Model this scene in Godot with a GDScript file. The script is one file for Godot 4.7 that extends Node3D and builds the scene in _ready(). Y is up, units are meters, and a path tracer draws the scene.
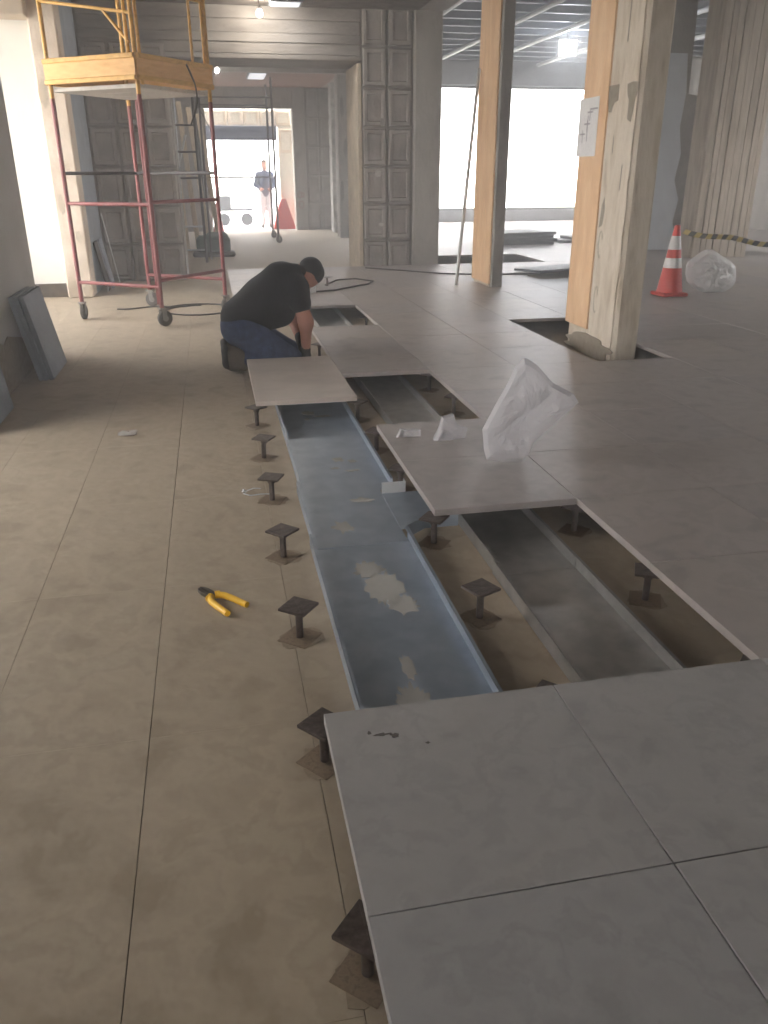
extends Node3D
# Units: metres. y = 0 is the top of the raised floor; the old slab lies at y = SL.
const SL := -0.145
const U := 0.6            # floor panel module
const PT := 0.028         # floor panel thickness
var M := {}
var used := {}

# ---------------------------------------------------------------- mesh helper
class MB:
	var v := PackedVector3Array()
	var n := PackedVector3Array()
	func tri(a: Vector3, b: Vector3, c: Vector3) -> void:
		var q := (b - a).cross(c - a).normalized()
		v.append(a); v.append(c); v.append(b)
		n.append(q); n.append(q); n.append(q)
	func trin(a: Vector3, b: Vector3, c: Vector3, na: Vector3, nb: Vector3, nc: Vector3) -> void:
		v.append(a); v.append(c); v.append(b)
		n.append(na); n.append(nc); n.append(nb)
	func quad(a: Vector3, b: Vector3, c: Vector3, d: Vector3) -> void:
		tri(a, b, c); tri(a, c, d)
	func cbox(c: Vector3, s: Vector3, ch := 0.0, bs := Basis.IDENTITY) -> void:
		var h := s * 0.5
		if ch <= 0.0:
			var p := []
			for i in 8:
				p.append(c + bs * Vector3(h.x * (1 if i & 1 else -1), h.y * (1 if i & 2 else -1), h.z * (1 if i & 4 else -1)))
			quad(p[4], p[5], p[7], p[6]); quad(p[1], p[0], p[2], p[3])
			quad(p[5], p[1], p[3], p[7]); quad(p[0], p[4], p[6], p[2])
			quad(p[6], p[7], p[3], p[2]); quad(p[0], p[1], p[5], p[4])
			return
		ch = minf(ch, minf(h.x, minf(h.y, h.z)) * 0.95)
		# three points at each corner, each on one face
		var f := func(i: int, ax: int) -> Vector3:
			var q := Vector3(h.x * (1 if i & 1 else -1), h.y * (1 if i & 2 else -1), h.z * (1 if i & 4 else -1))
			for k in 3:
				if k != ax: q[k] -= signf(q[k]) * ch
			return c + bs * q
		for ax in 3:
			for sgn in 2:
				var u := (ax + 1) % 3
				var w := (ax + 2) % 3
				var b0 := (1 << ax) if sgn == 1 else 0
				var q := [b0, b0 | (1 << u), b0 | (1 << u) | (1 << w), b0 | (1 << w)]
				if sgn == 0: q.reverse()
				quad(f.call(q[0], ax), f.call(q[1], ax), f.call(q[2], ax), f.call(q[3], ax))
		for ax in 3:   # edges along ax
			var u := (ax + 1) % 3
			var w := (ax + 2) % 3
			for k in 4:
				var i0 := ((1 << u) if k & 1 else 0) | ((1 << w) if k & 2 else 0)
				var i1 := i0 | (1 << ax)
				var A: Vector3 = f.call(i0, u)
				var B: Vector3 = f.call(i1, u)
				var C: Vector3 = f.call(i1, w)
				var D: Vector3 = f.call(i0, w)
				if (B - A).cross(C - A).dot((A + C) * 0.5 - c) > 0: quad(A, B, C, D)
				else: quad(D, C, B, A)
		for i in 8:
			var A: Vector3 = f.call(i, 0)
			var B: Vector3 = f.call(i, 1)
			var C: Vector3 = f.call(i, 2)
			if (B - A).cross(C - A).dot(A - c) > 0: tri(A, B, C)
			else: tri(A, C, B)
	func bb(lo: Vector3, hi: Vector3, ch := 0.0) -> void:
		cbox((lo + hi) * 0.5, hi - lo, ch)
	func tube(pts: Array, r0: float, r1 := -1.0, seg := 8, capped := true) -> void:
		if r1 < 0: r1 = r0
		var rings := []
		var nrm := []
		var side := Vector3.ZERO
		var m := pts.size()
		for i in m:
			var t: Vector3 = (pts[mini(i + 1, m - 1)] - pts[maxi(i - 1, 0)]).normalized()
			if side == Vector3.ZERO:
				side = t.cross(Vector3.UP if absf(t.y) < 0.9 else Vector3.RIGHT).normalized()
			side = (side - t * side.dot(t)).normalized()
			var up := side.cross(t)
			var ring := []
			var nn := []
			var r := lerpf(r0, r1, float(i) / maxf(1, m - 1))
			for k in seg:
				var a := TAU * k / seg
				var d := side * cos(a) + up * sin(a)
				ring.append(pts[i] + d * r); nn.append(d)
			rings.append(ring); nrm.append(nn)
		for i in m - 1:
			for k in seg:
				var k2 := (k + 1) % seg
				var a: Vector3 = rings[i][k]
				var b: Vector3 = rings[i][k2]
				var c: Vector3 = rings[i + 1][k2]
				var d: Vector3 = rings[i + 1][k]
				trin(a, c, b, nrm[i][k], nrm[i + 1][k2], nrm[i][k2])
				trin(a, d, c, nrm[i][k], nrm[i + 1][k], nrm[i + 1][k2])
		if capped:
			for k in range(1, seg - 1):
				tri(rings[0][0], rings[0][k], rings[0][k + 1])
				tri(rings[m - 1][0], rings[m - 1][k + 1], rings[m - 1][k])
	func lathe(prof: Array, seg: int, xf: Transform3D) -> void:   # prof: Vector2(r, y), bottom to top
		for i in prof.size() - 1:
			var p: Vector2 = prof[i]
			var q: Vector2 = prof[i + 1]
			var sl := Vector2(q.y - p.y, p.x - q.x).normalized()
			for k in seg:
				var a := TAU * k / seg
				var b := TAU * (k + 1) / seg
				var da := Vector3(cos(a), 0, sin(a))
				var db := Vector3(cos(b), 0, sin(b))
				var na := xf.basis * (da * sl.x + Vector3.UP * sl.y)
				var nb := xf.basis * (db * sl.x + Vector3.UP * sl.y)
				var A := xf * (da * p.x + Vector3.UP * p.y)
				var B := xf * (db * p.x + Vector3.UP * p.y)
				var C := xf * (db * q.x + Vector3.UP * q.y)
				var D := xf * (da * q.x + Vector3.UP * q.y)
				trin(A, C, B, na, nb, nb)
				trin(A, D, C, na, na, nb)
	func prism(poly: PackedVector2Array, depth: float, xf: Transform3D) -> void:   # outline in xf's xy plane, from z = 0 to z = depth
		if Geometry2D.is_polygon_clockwise(poly): poly.reverse()
		var idx := Geometry2D.triangulate_polygon(poly)
		for i in range(0, idx.size(), 3):
			var a := poly[idx[i]]
			var b := poly[idx[i + 1]]
			var c := poly[idx[i + 2]]
			if (b - a).cross(c - a) < 0:
				var t := b
				b = c; c = t
			tri(xf * Vector3(a.x, a.y, depth), xf * Vector3(b.x, b.y, depth), xf * Vector3(c.x, c.y, depth))
			tri(xf * Vector3(a.x, a.y, 0), xf * Vector3(c.x, c.y, 0), xf * Vector3(b.x, b.y, 0))
		for i in poly.size():
			var a := poly[i]
			var b := poly[(i + 1) % poly.size()]
			quad(xf * Vector3(a.x, a.y, 0), xf * Vector3(b.x, b.y, 0), xf * Vector3(b.x, b.y, depth), xf * Vector3(a.x, a.y, depth))
	func mesh() -> ArrayMesh:
		var arr := []
		arr.resize(Mesh.ARRAY_MAX)
		arr[Mesh.ARRAY_VERTEX] = v
		arr[Mesh.ARRAY_NORMAL] = n
		var m := ArrayMesh.new()
		m.add_surface_from_arrays(Mesh.PRIMITIVE_TRIANGLES, arr)
		return m

func numbered(called: String) -> String:
	if not used.has(called):
		used[called] = 0
		return called
	used[called] += 1
	return "%s_%03d" % [called, used[called]]

func tag(o: Node, label: String, category: String, group := "", kind := "") -> Node:
	o.set_meta("label", label)
	o.set_meta("category", category)
	if group != "": o.set_meta("group", group)
	if kind != "": o.set_meta("kind", kind)
	return o

func thing(called: String, label: String, category: String, at := Vector3.ZERO, turn := 0.0, group := "", kind := "") -> Node3D:
	var o := Node3D.new()
	o.name = numbered(called)
	add_child(o)
	o.position = at
	o.rotation.y = turn
	tag(o, label, category, group, kind)
	return o

func part(called: String, what, m: Material, parent: Node) -> MeshInstance3D:
	var o := MeshInstance3D.new()
	o.name = called
	o.mesh = what.mesh() if what is MB else what
	o.material_override = m
	parent.add_child(o, true)
	return o

func solo(called: String, what, m: Material, label: String, category: String, group := "", kind := "") -> MeshInstance3D:
	var o := part(numbered(called), what, m, self)
	tag(o, label, category, group, kind)
	return o

func box(lo: Vector3, hi: Vector3, ch := 0.0) -> MB:
	var b := MB.new()
	b.bb(lo, hi, ch)
	return b

# ---------------------------------------------------------------- materials
func tex(cols: Array, seed_: int, freq: float, stretch := Vector2.ONE, size := 512, oct := 5, warp := 0.0) -> NoiseTexture2D:
	var f := FastNoiseLite.new()
	f.noise_type = FastNoiseLite.TYPE_SIMPLEX_SMOOTH
	f.seed = seed_
	f.frequency = freq
	f.fractal_octaves = oct
	f.fractal_gain = 0.55
	if warp > 0.0:
		f.domain_warp_enabled = true
		f.domain_warp_amplitude = warp
		f.domain_warp_frequency = freq * 1.5
	var g := Gradient.new()
	var offs := PackedFloat32Array()
	var cc := PackedColorArray()
	for i in cols.size():
		offs.append(0.18 + 0.64 * float(i) / maxf(1, cols.size() - 1))
		cc.append(cols[i])
	g.offsets = offs
	g.colors = cc
	var t := NoiseTexture2D.new()
	t.width = size
	t.height = size
	t.seamless = true
	t.noise = f
	t.color_ramp = g
	return t

func ntex(seed_: int, freq: float, strength: float) -> NoiseTexture2D:
	var f := FastNoiseLite.new()
	f.seed = seed_
	f.frequency = freq
	f.fractal_octaves = 5
	var t := NoiseTexture2D.new()
	t.width = 512
	t.height = 512
	t.seamless = true
	t.as_normal_map = true
	t.bump_strength = strength
	t.noise = f
	return t

func c8(r: int, g: int, b: int) -> Color:
	return Color8(r, g, b)

func shades(c: Color, d: float) -> Array:
	return [Color(c.r * (1 - d), c.g * (1 - d), c.b * (1 - d * 0.95)), c, Color(minf(1, c.r * (1 + d)), minf(1, c.g * (1 + d)), minf(1, c.b * (1 + d)))]

func mat(key: String, cols: Array, scale: Vector3, rough := 0.85, seed_ := 1, freq := 0.01, world := true, bump: NoiseTexture2D = null, bscale := 1.0, metal := 0.0, warp := 0.0) -> StandardMaterial3D:
	var m := StandardMaterial3D.new()
	m.albedo_texture = tex(cols, seed_, freq, Vector2.ONE, 512, 5, warp)
	m.uv1_triplanar = true
	m.uv1_world_triplanar = world
	m.uv1_scale = scale
	m.roughness = rough
	m.metallic = metal
	if bump != null:
		m.normal_enabled = true
		m.normal_texture = bump
		m.normal_scale = bscale
	M[key] = m
	return m

func flat(key: String, c: Color, rough := 0.6, metal := 0.0) -> StandardMaterial3D:
	var m := StandardMaterial3D.new()
	m.albedo_color = c
	m.roughness = rough
	m.metallic = metal
	M[key] = m
	return m

func materials() -> void:
	var nb := ntex(5, 0.03, 5.0)
	var nf := ntex(9, 0.06, 3.0)
	mat("slab", [c8(154, 139, 118), c8(163, 148, 127), c8(167, 152, 131), c8(173, 158, 137), c8(162, 147, 126), c8(170, 156, 135)], Vector3.ONE * 0.45, 0.75, 11, 0.013, true, nf, 0.15, 0.0, 30.0)
	mat("slab_b", [c8(156, 141, 120), c8(165, 150, 129), c8(170, 155, 134), c8(163, 148, 127), c8(172, 158, 137)], Vector3.ONE * 0.5, 0.75, 12, 0.014, true, nf, 0.15, 0.0, 30.0)
	var pc := [c8(165, 156, 150), c8(161, 153, 148), c8(168, 158, 150), c8(163, 154, 147), c8(160, 152, 148)]
	for i in 5:
		var c: Color = pc[i]
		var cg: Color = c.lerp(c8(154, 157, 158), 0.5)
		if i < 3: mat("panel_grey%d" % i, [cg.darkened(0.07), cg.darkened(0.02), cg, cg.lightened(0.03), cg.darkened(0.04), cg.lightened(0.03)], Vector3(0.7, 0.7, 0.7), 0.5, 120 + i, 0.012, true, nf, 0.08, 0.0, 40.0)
		mat("panel%d" % i, [c.darkened(0.08), c.darkened(0.02), c, c.lightened(0.03), c.darkened(0.04), c.lightened(0.03)], Vector3(0.6, 0.6, 0.6), 0.48, 20 + i, 0.01, true, nf, 0.08, 0.0, 40.0)
	mat("panel_tan", shades(c8(190, 178, 167), 0.03), Vector3.ONE * 0.8, 0.6, 27, 0.008, true, nf, 0.08, 0.0, 30.0)
	mat("galv", [c8(152, 163, 176), c8(160, 171, 183), c8(168, 178, 189)], Vector3(1.2, 1.2, 1.2), 0.38, 31, 0.012, true, null, 1.0, 0.55)
	mat("galv_dull", [c8(160, 158, 155), c8(170, 168, 164), c8(178, 176, 172)], Vector3(1.2, 1.2, 1.2), 0.38, 32, 0.012, true, null, 1.0, 0.7)
	mat("dust", [c8(176, 172, 166), c8(184, 180, 173)], Vector3.ONE * 2, 0.95, 33, 0.03)
	var thin := mat("dust_film", [Color8(206, 202, 194), Color8(214, 210, 202)], Vector3.ONE * 2, 0.95, 37, 0.03)
	thin.transparency = BaseMaterial3D.TRANSPARENCY_ALPHA
	thin.albedo_color = Color(1, 1, 1, 0.6)
	mat("ped", [c8(70, 60, 55), c8(84, 73, 67), c8(98, 86, 80)], Vector3.ONE * 4, 0.45, 34, 0.02, false, null, 1.0, 0.4)
	mat("ped_base", [c8(112, 95, 76), c8(132, 114, 93), c8(122, 104, 84)], Vector3.ONE * 5, 0.8, 35, 0.02)
	mat("glue", [c8(140, 125, 105), c8(152, 137, 117)], Vector3.ONE * 5, 0.9, 36, 0.02)
	mat("block", [c8(136, 129, 123), c8(148, 141, 135), c8(156, 149, 142)], Vector3.ONE * 0.5, 0.9, 41, 0.008, true, nf, 0.3)
	mat("mortar", [c8(126, 120, 114), c8(138, 132, 125)], Vector3.ONE * 0.6, 0.95, 43, 0.01, true, nf, 0.3)
	mat("concrete", [c8(146, 140, 132), c8(160, 154, 146), c8(168, 162, 154)], Vector3(0.5, 0.25, 0.5), 0.9, 44, 0.008, true, nf, 0.3)
	mat("plaster", [c8(184, 168, 147), c8(208, 195, 176), c8(216, 204, 187), c8(202, 188, 168)], Vector3(1.0, 0.22, 1.0), 0.9, 45, 0.008, true, nf, 0.4, 0.0, 15.0)
	mat("orange", [c8(222, 180, 134), c8(230, 190, 146), c8(236, 200, 160)], Vector3(1.2, 0.3, 1.2), 0.6, 47, 0.01, true)
	mat("grime", [c8(140, 129, 112), c8(154, 143, 126)], Vector3.ONE * 1.5, 0.95, 48, 0.02)
	mat("white_wall", shades(c8(226, 223, 214), 0.02), Vector3.ONE * 0.4, 0.9, 49, 0.01)
	mat("grey_wall", [c8(168, 164, 158), c8(174, 170, 164), c8(180, 176, 170)], Vector3.ONE * 0.3, 0.9, 50, 0.008, true, nf, 0.15)
	mat("blue_wall", shades(c8(152, 158, 166), 0.05), Vector3.ONE * 0.5, 0.9, 51, 0.012)
	mat("cream", [c8(202, 186, 167), c8(214, 199, 181), c8(222, 208, 191)], Vector3.ONE * 0.5, 0.9, 52, 0.008, true, nf, 0.3)
	mat("skirt", shades(c8(88, 78, 68), 0.12), Vector3.ONE * 1.0, 0.8, 53, 0.02)
	mat("ceiling", [c8(84, 76, 70), c8(104, 95, 87), c8(116, 106, 96)], Vector3.ONE * 0.5, 0.95, 54, 0.015)
	mat("brick_ceiling", [c8(112, 82, 70), c8(134, 100, 86), c8(120, 96, 84)], Vector3.ONE * 1.2, 0.95, 55, 0.02)
	mat("beam", [c8(114, 107, 101), c8(132, 125, 118), c8(142, 135, 128)], Vector3(0.2, 0.9, 0.2), 0.9, 56, 0.008, true, nf, 0.3)
	mat("beige", shades(c8(190, 176, 156), 0.06), Vector3.ONE * 0.5, 0.9, 57, 0.012)
	mat("pale_pier", [c8(150, 148, 143), c8(176, 174, 168), c8(188, 186, 180)], Vector3.ONE * 0.6, 0.9, 58, 0.012)
	mat("right_wall", shades(c8(186, 189, 194), 0.03), Vector3.ONE * 0.4, 0.9, 59, 0.012)
	mat("boards", [c8(150, 137, 121), c8(170, 157, 141), c8(180, 168, 152), c8(158, 145, 129)], Vector3(1.3, 0.15, 1.3), 0.9, 60, 0.008, true, nf, 0.3)
	mat("steel_joist", shades(c8(150, 156, 164), 0.05), Vector3.ONE, 0.6, 61, 0.02)
	mat("deck", shades(c8(92, 96, 104), 0.08), Vector3.ONE * 0.5, 0.9, 62, 0.012)
	mat("red_tube", [c8(122, 62, 60), c8(136, 70, 68), c8(146, 84, 80)], Vector3.ONE * 1.2, 0.6, 63, 0.01)
	mat("yellow_paint", [c8(196, 146, 60), c8(218, 168, 80), c8(226, 182, 98)], Vector3.ONE * 2, 0.55, 64, 0.015)
	mat("toe_board", [c8(214, 160, 84), c8(226, 176, 104), c8(232, 186, 118)], Vector3(1, 3, 1), 0.6, 65, 0.012)
	mat("plank", [c8(150, 142, 130), c8(200, 194, 184), c8(172, 164, 152)], Vector3(3, 1, 3), 0.8, 67, 0.03)
	mat("dark_tube", shades(c8(84, 80, 78), 0.1), Vector3.ONE * 3, 0.55, 68, 0.02, true, null, 1.0, 0.3)
	mat("timber", [c8(176, 160, 136), c8(204, 188, 164), c8(214, 200, 178)], Vector3(4, 0.5, 4), 0.8, 69, 0.02)
	flat("rubber", c8(88, 83, 78), 0.8)
	flat("wheel_hub", c8(150, 146, 140), 0.5, 0.4)
	mat("grey_panel", shades(c8(112, 118, 124), 0.05), Vector3.ONE * 1.0, 0.6, 70, 0.01)
	flat("pale_board", c8(168, 174, 184), 0.7)
	flat("dark_board", c8(92, 82, 76), 0.8)
	flat("rod_white", c8(214, 214, 212), 0.5)
	flat("alu", c8(190, 194, 198), 0.35, 0.6)
	flat("cable", c8(74, 70, 66), 0.7)
	flat("cone_red", c8(206, 62, 50), 0.5)
	flat("cone_white", c8(226, 224, 220), 0.45)
	flat("tape_yellow", c8(198, 178, 104), 0.5)
	flat("tape_black", c8(54, 52, 48), 0.5)
	flat("plier_yellow", c8(236, 184, 22), 0.4)
	flat("plier_steel", c8(84, 78, 72), 0.4, 0.5)
	flat("skin", c8(182, 128, 108), 0.6).subsurf_scatter_enabled = false
	mat("shirt", shades(c8(38, 38, 40), 0.12), Vector3.ONE * 3, 0.95, 72, 0.02)
	mat("jeans", [c8(48, 60, 90), c8(58, 72, 106), c8(70, 86, 122)], Vector3.ONE * 2, 0.9, 73, 0.01)
	mat("boot", shades(c8(96, 86, 74), 0.15), Vector3.ONE * 5, 0.8, 74, 0.03)
	flat("boot_sole", c8(46, 43, 40), 0.8)
	flat("glove", c8(36, 36, 36), 0.8)
	flat("cap", c8(30, 30, 34), 0.7)
	flat("cap_trim", c8(176, 176, 178), 0.7)
	flat("hair", c8(34, 28, 24), 0.9)
	flat("navy", c8(52, 62, 92), 0.9)
	flat("white_cloth", c8(206, 208, 212), 0.9)
	flat("shutter", c8(86, 94, 118), 0.6)
	flat("paper", c8(228, 226, 224), 0.8)
	flat("ink", c8(166, 160, 164), 0.8)
	flat("red_mark", c8(150, 96, 88), 0.8)
	flat("green_tarp", c8(62, 80, 68), 0.8)
	mat("pavement", shades(c8(196, 194, 190), 0.04), Vector3.ONE * 0.3, 0.9, 75, 0.01)
	flat("white_block", c8(222, 216, 204), 0.9)
	flat("cart_dark", c8(44, 46, 52), 0.6)
	flat("groove", c8(176, 165, 146), 0.9)
	flat("frame", c8(120, 124, 130), 0.5, 0.3)
	var film := flat("film", Color(0.84, 0.83, 0.84, 0.5), 0.35)
	film.transparency = BaseMaterial3D.TRANSPARENCY_ALPHA
	film.cull_mode = BaseMaterial3D.CULL_DISABLED
	var film2 := flat("film_white", Color(0.95, 0.95, 0.95, 0.7), 0.3)
	film2.transparency = BaseMaterial3D.TRANSPARENCY_ALPHA
	film2.cull_mode = BaseMaterial3D.CULL_DISABLED
	var gl := flat("glass", Color(0.95, 0.97, 1.0, 0.06), 0.05)
	gl.transparency = BaseMaterial3D.TRANSPARENCY_ALPHA
	var em := flat("bulb", c8(255, 250, 240), 0.4)
	em.emission_enabled = true
	em.emission = c8(255, 248, 238)
	em.emission_energy_multiplier = 12.0
	var di := flat("diffuser", c8(220, 224, 228), 0.5)
	di.emission_enabled = true
	di.emission = c8(230, 236, 245)
	di.emission_energy_multiplier = 0.5

# ---------------------------------------------------------------- camera and light
func set_camera_and_light() -> void:
	var cam := Camera3D.new()
	cam.name = "camera"
	cam.fov = 64.87
	cam.near = 0.05
	cam.far = 200.0
	cam.position = Vector3(-0.1745, 1.2243, 1.0339)
	cam.rotation = Vector3(-0.397825, -0.199055, -0.003846)
	add_child(cam)
	cam.current = true
	var env := Environment.new()
	var sky := Sky.new()
	var sm := ProceduralSkyMaterial.new()
	sm.sky_top_color = c8(236, 236, 236)
	sm.sky_horizon_color = c8(252, 246, 244)
	sm.ground_horizon_color = c8(238, 233, 226)
	sm.ground_bottom_color = c8(150, 148, 144)
	sm.sun_angle_max = 0.0
	sky.sky_material = sm
	env.background_mode = Environment.BG_SKY
	env.sky = sky
	env.background_energy_multiplier = 14.0
	env.ambient_light_source = Environment.AMBIENT_SOURCE_DISABLED
	env.tonemap_mode = Environment.TONE_MAPPER_LINEAR
	env.tonemap_exposure = 1.5
	env.sdfgi_enabled = true
	env.ssao_enabled = true
	env.ssil_enabled = true
	env.volumetric_fog_enabled = true
	env.volumetric_fog_density = 0.024      # dust haze in the air, also standing in for lens glow at windows
	env.volumetric_fog_albedo = c8(240, 239, 238)
	env.volumetric_fog_anisotropy = 0.55
	var we := WorldEnvironment.new()
	we.name = "world_environment"
	we.environment = env
	add_child(we)

# ---------------------------------------------------------------- setting
func panel_gone(k: int, j: int) -> bool:     # panel covering x k..k+1, z -j..-(j+1) modules
	if k == 0 and j >= 1 and j < 6: return true
	if k == 0 and j >= 8 and j < 12: return true
	if k == 1 and j >= 1 and j < 3: return true
	if k == 1 and j >= 5 and j < 7: return true
	if k == 1 and j >= 10 and j < 12: return true
	if k == 4 and j >= 7 and j < 10: return true
	return false

func build_floor(cam: Camera3D) -> void:
	var fl := thing("floor", "tan concrete slab with a partly opened raised floor of grey panels", "floor", Vector3.ZERO, 0.0, "", "structure")
	part("slab", box(Vector3(-4.5, SL - 0.25, -21.8), Vector3(12.4, SL - 0.012, 6.3)), M.slab, fl)
	# old slab tiles on the left of the raised floor
	var tx := [-2.15, -1.725, -1.3, -0.87, -0.44, -0.02]
	var rng := RandomNumberGenerator.new()
	rng.seed = 4
	var z0 := 1.8
	for r in 12:
		var z1 := z0 - 0.86
		for i in 5:
			var gp: Array = [0.0002, 0.0002, 0.0003, 0.0005, 0.0011, 0.0011]
			var lo := Vector3(tx[i] + gp[i], SL - 0.012, z1 + 0.0003)
			var hi := Vector3(tx[i + 1] - gp[i + 1], SL - rng.randf() * 0.0004, z0 - 0.0003)
			if hi.x < -1.62 and hi.z > -6.0: continue
			lo.x = maxf(lo.x, -1.6) if lo.z > -6.2 else lo.x
			part("slab_tile", box(lo, hi, 0.0004), M.slab if rng.randf() < 0.6 else M.slab_b, fl)
		z0 = z1
	part("screed", box(Vector3(-0.019, SL - 0.012, -8.5), Vector3(12.2, SL, 6.0)), M.slab_b, fl)
	part("screed", box(Vector3(-4.2, SL - 0.012, -21.5), Vector3(12.2, SL, z0 - 0.001)), M.slab_b, fl)
	part("screed", box(Vector3(-4.2, SL - 0.012, z0), Vector3(-2.152, SL, -6.2)), M.slab_b, fl)
	# raised floor panels
	var pm := MB.new()
	pm.cbox(Vector3(0, -PT * 0.5, 0), Vector3(U - 0.0028, PT, U - 0.0028), 0.0012)
	var pmesh := pm.mesh()
	var rest := MB.new()
	var count := 0
	for j in range(-3, 18):
		for k in range(0, 17):
			if panel_gone(k, j): continue
			var c := Vector3((k + 0.5) * U, 0, -(j + 0.5) * U)
			var lc := cam.transform.affine_inverse() * c
			var inside := false
			if lc.z < 0.0:
				var px := 384 + 805.6 * lc.x / -lc.z
				var py := 512 - 805.6 * lc.y / -lc.z
				inside = px > -260 and px < 1100 and py < 1700
			if inside and count < 300:
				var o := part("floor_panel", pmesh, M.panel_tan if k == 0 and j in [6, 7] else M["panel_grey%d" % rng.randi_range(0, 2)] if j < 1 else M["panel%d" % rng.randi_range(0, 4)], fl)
				o.position = c
				o.position.y = rng.randf_range(-0.0012, 0.0)
				count += 1
			else:
				rest.cbox(c + Vector3(0, -PT * 0.5, 0), Vector3(U - 0.003, PT, U - 0.003))
	var ro := part("floor_panel_field", rest, M.panel0, fl)
	ro.set_meta("kind", "stuff")
	# raised floor of the room with the windows, beyond the long opening
	part("raised_deck", box(Vector3(3.0, -PT, -21.5), Vector3(12.2, 0, -12.1)), M.panel0, fl)
	part("raised_deck", box(Vector3(4.7, -PT, -12.1), Vector3(12.2, 0, -10.8)), M.panel0, fl)
	var pv := solo("pavement", box(Vector3(-8, SL - 0.3, -34), Vector3(16, SL - 0.01, -21.8)), M.pavement, "pale sunlit pavement outside the far doorway", "pavement", "", "structure")

func waffle(parent: Node, x0: float, y0: float, w: float, h: float, nx: int, ny: int, z: float, m: Material, inset := 0.04) -> void:
	var b := MB.new()
	var g := 0.012
	var W := w * 0.5 - g
	var H := h * 0.5 - g
	var bd := minf(w, h) * 0.17
	var o := [Vector3(-W, -H, 0), Vector3(W, -H, 0), Vector3(W, H, 0), Vector3(-W, H, 0)]
	var a := [Vector3(-W + 0.02, -H + 0.02, 0.035), Vector3(W - 0.02, -H + 0.02, 0.035), Vector3(W - 0.02, H - 0.02, 0.035), Vector3(-W + 0.02, H - 0.02, 0.035)]
	var i1 := [Vector3(-W + bd, -H + bd, 0.035), Vector3(W - bd, -H + bd, 0.035), Vector3(W - bd, H - bd, 0.035), Vector3(-W + bd, H - bd, 0.035)]
	var i2 := []
	for q in i1: i2.append(Vector3(q.x * 0.9, q.y * 0.93, 0.035 - inset))
	for k in 4:
		var k2 := (k + 1) % 4
		b.quad(o[k], o[k2], a[k2], a[k])
		b.quad(a[k], a[k2], i1[k2], i1[k])
		b.quad(i1[k], i1[k2], i2[k2], i2[k])
	b.quad(i2[0], i2[1], i2[2], i2[3])
	var ms := b.mesh()
	for iy in ny:
		for ix in nx:
			var p := part("block", ms, m, parent)
			p.position = Vector3(x0 + (ix + 0.5) * w, y0 + (iy + 0.5) * h, z)

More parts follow.
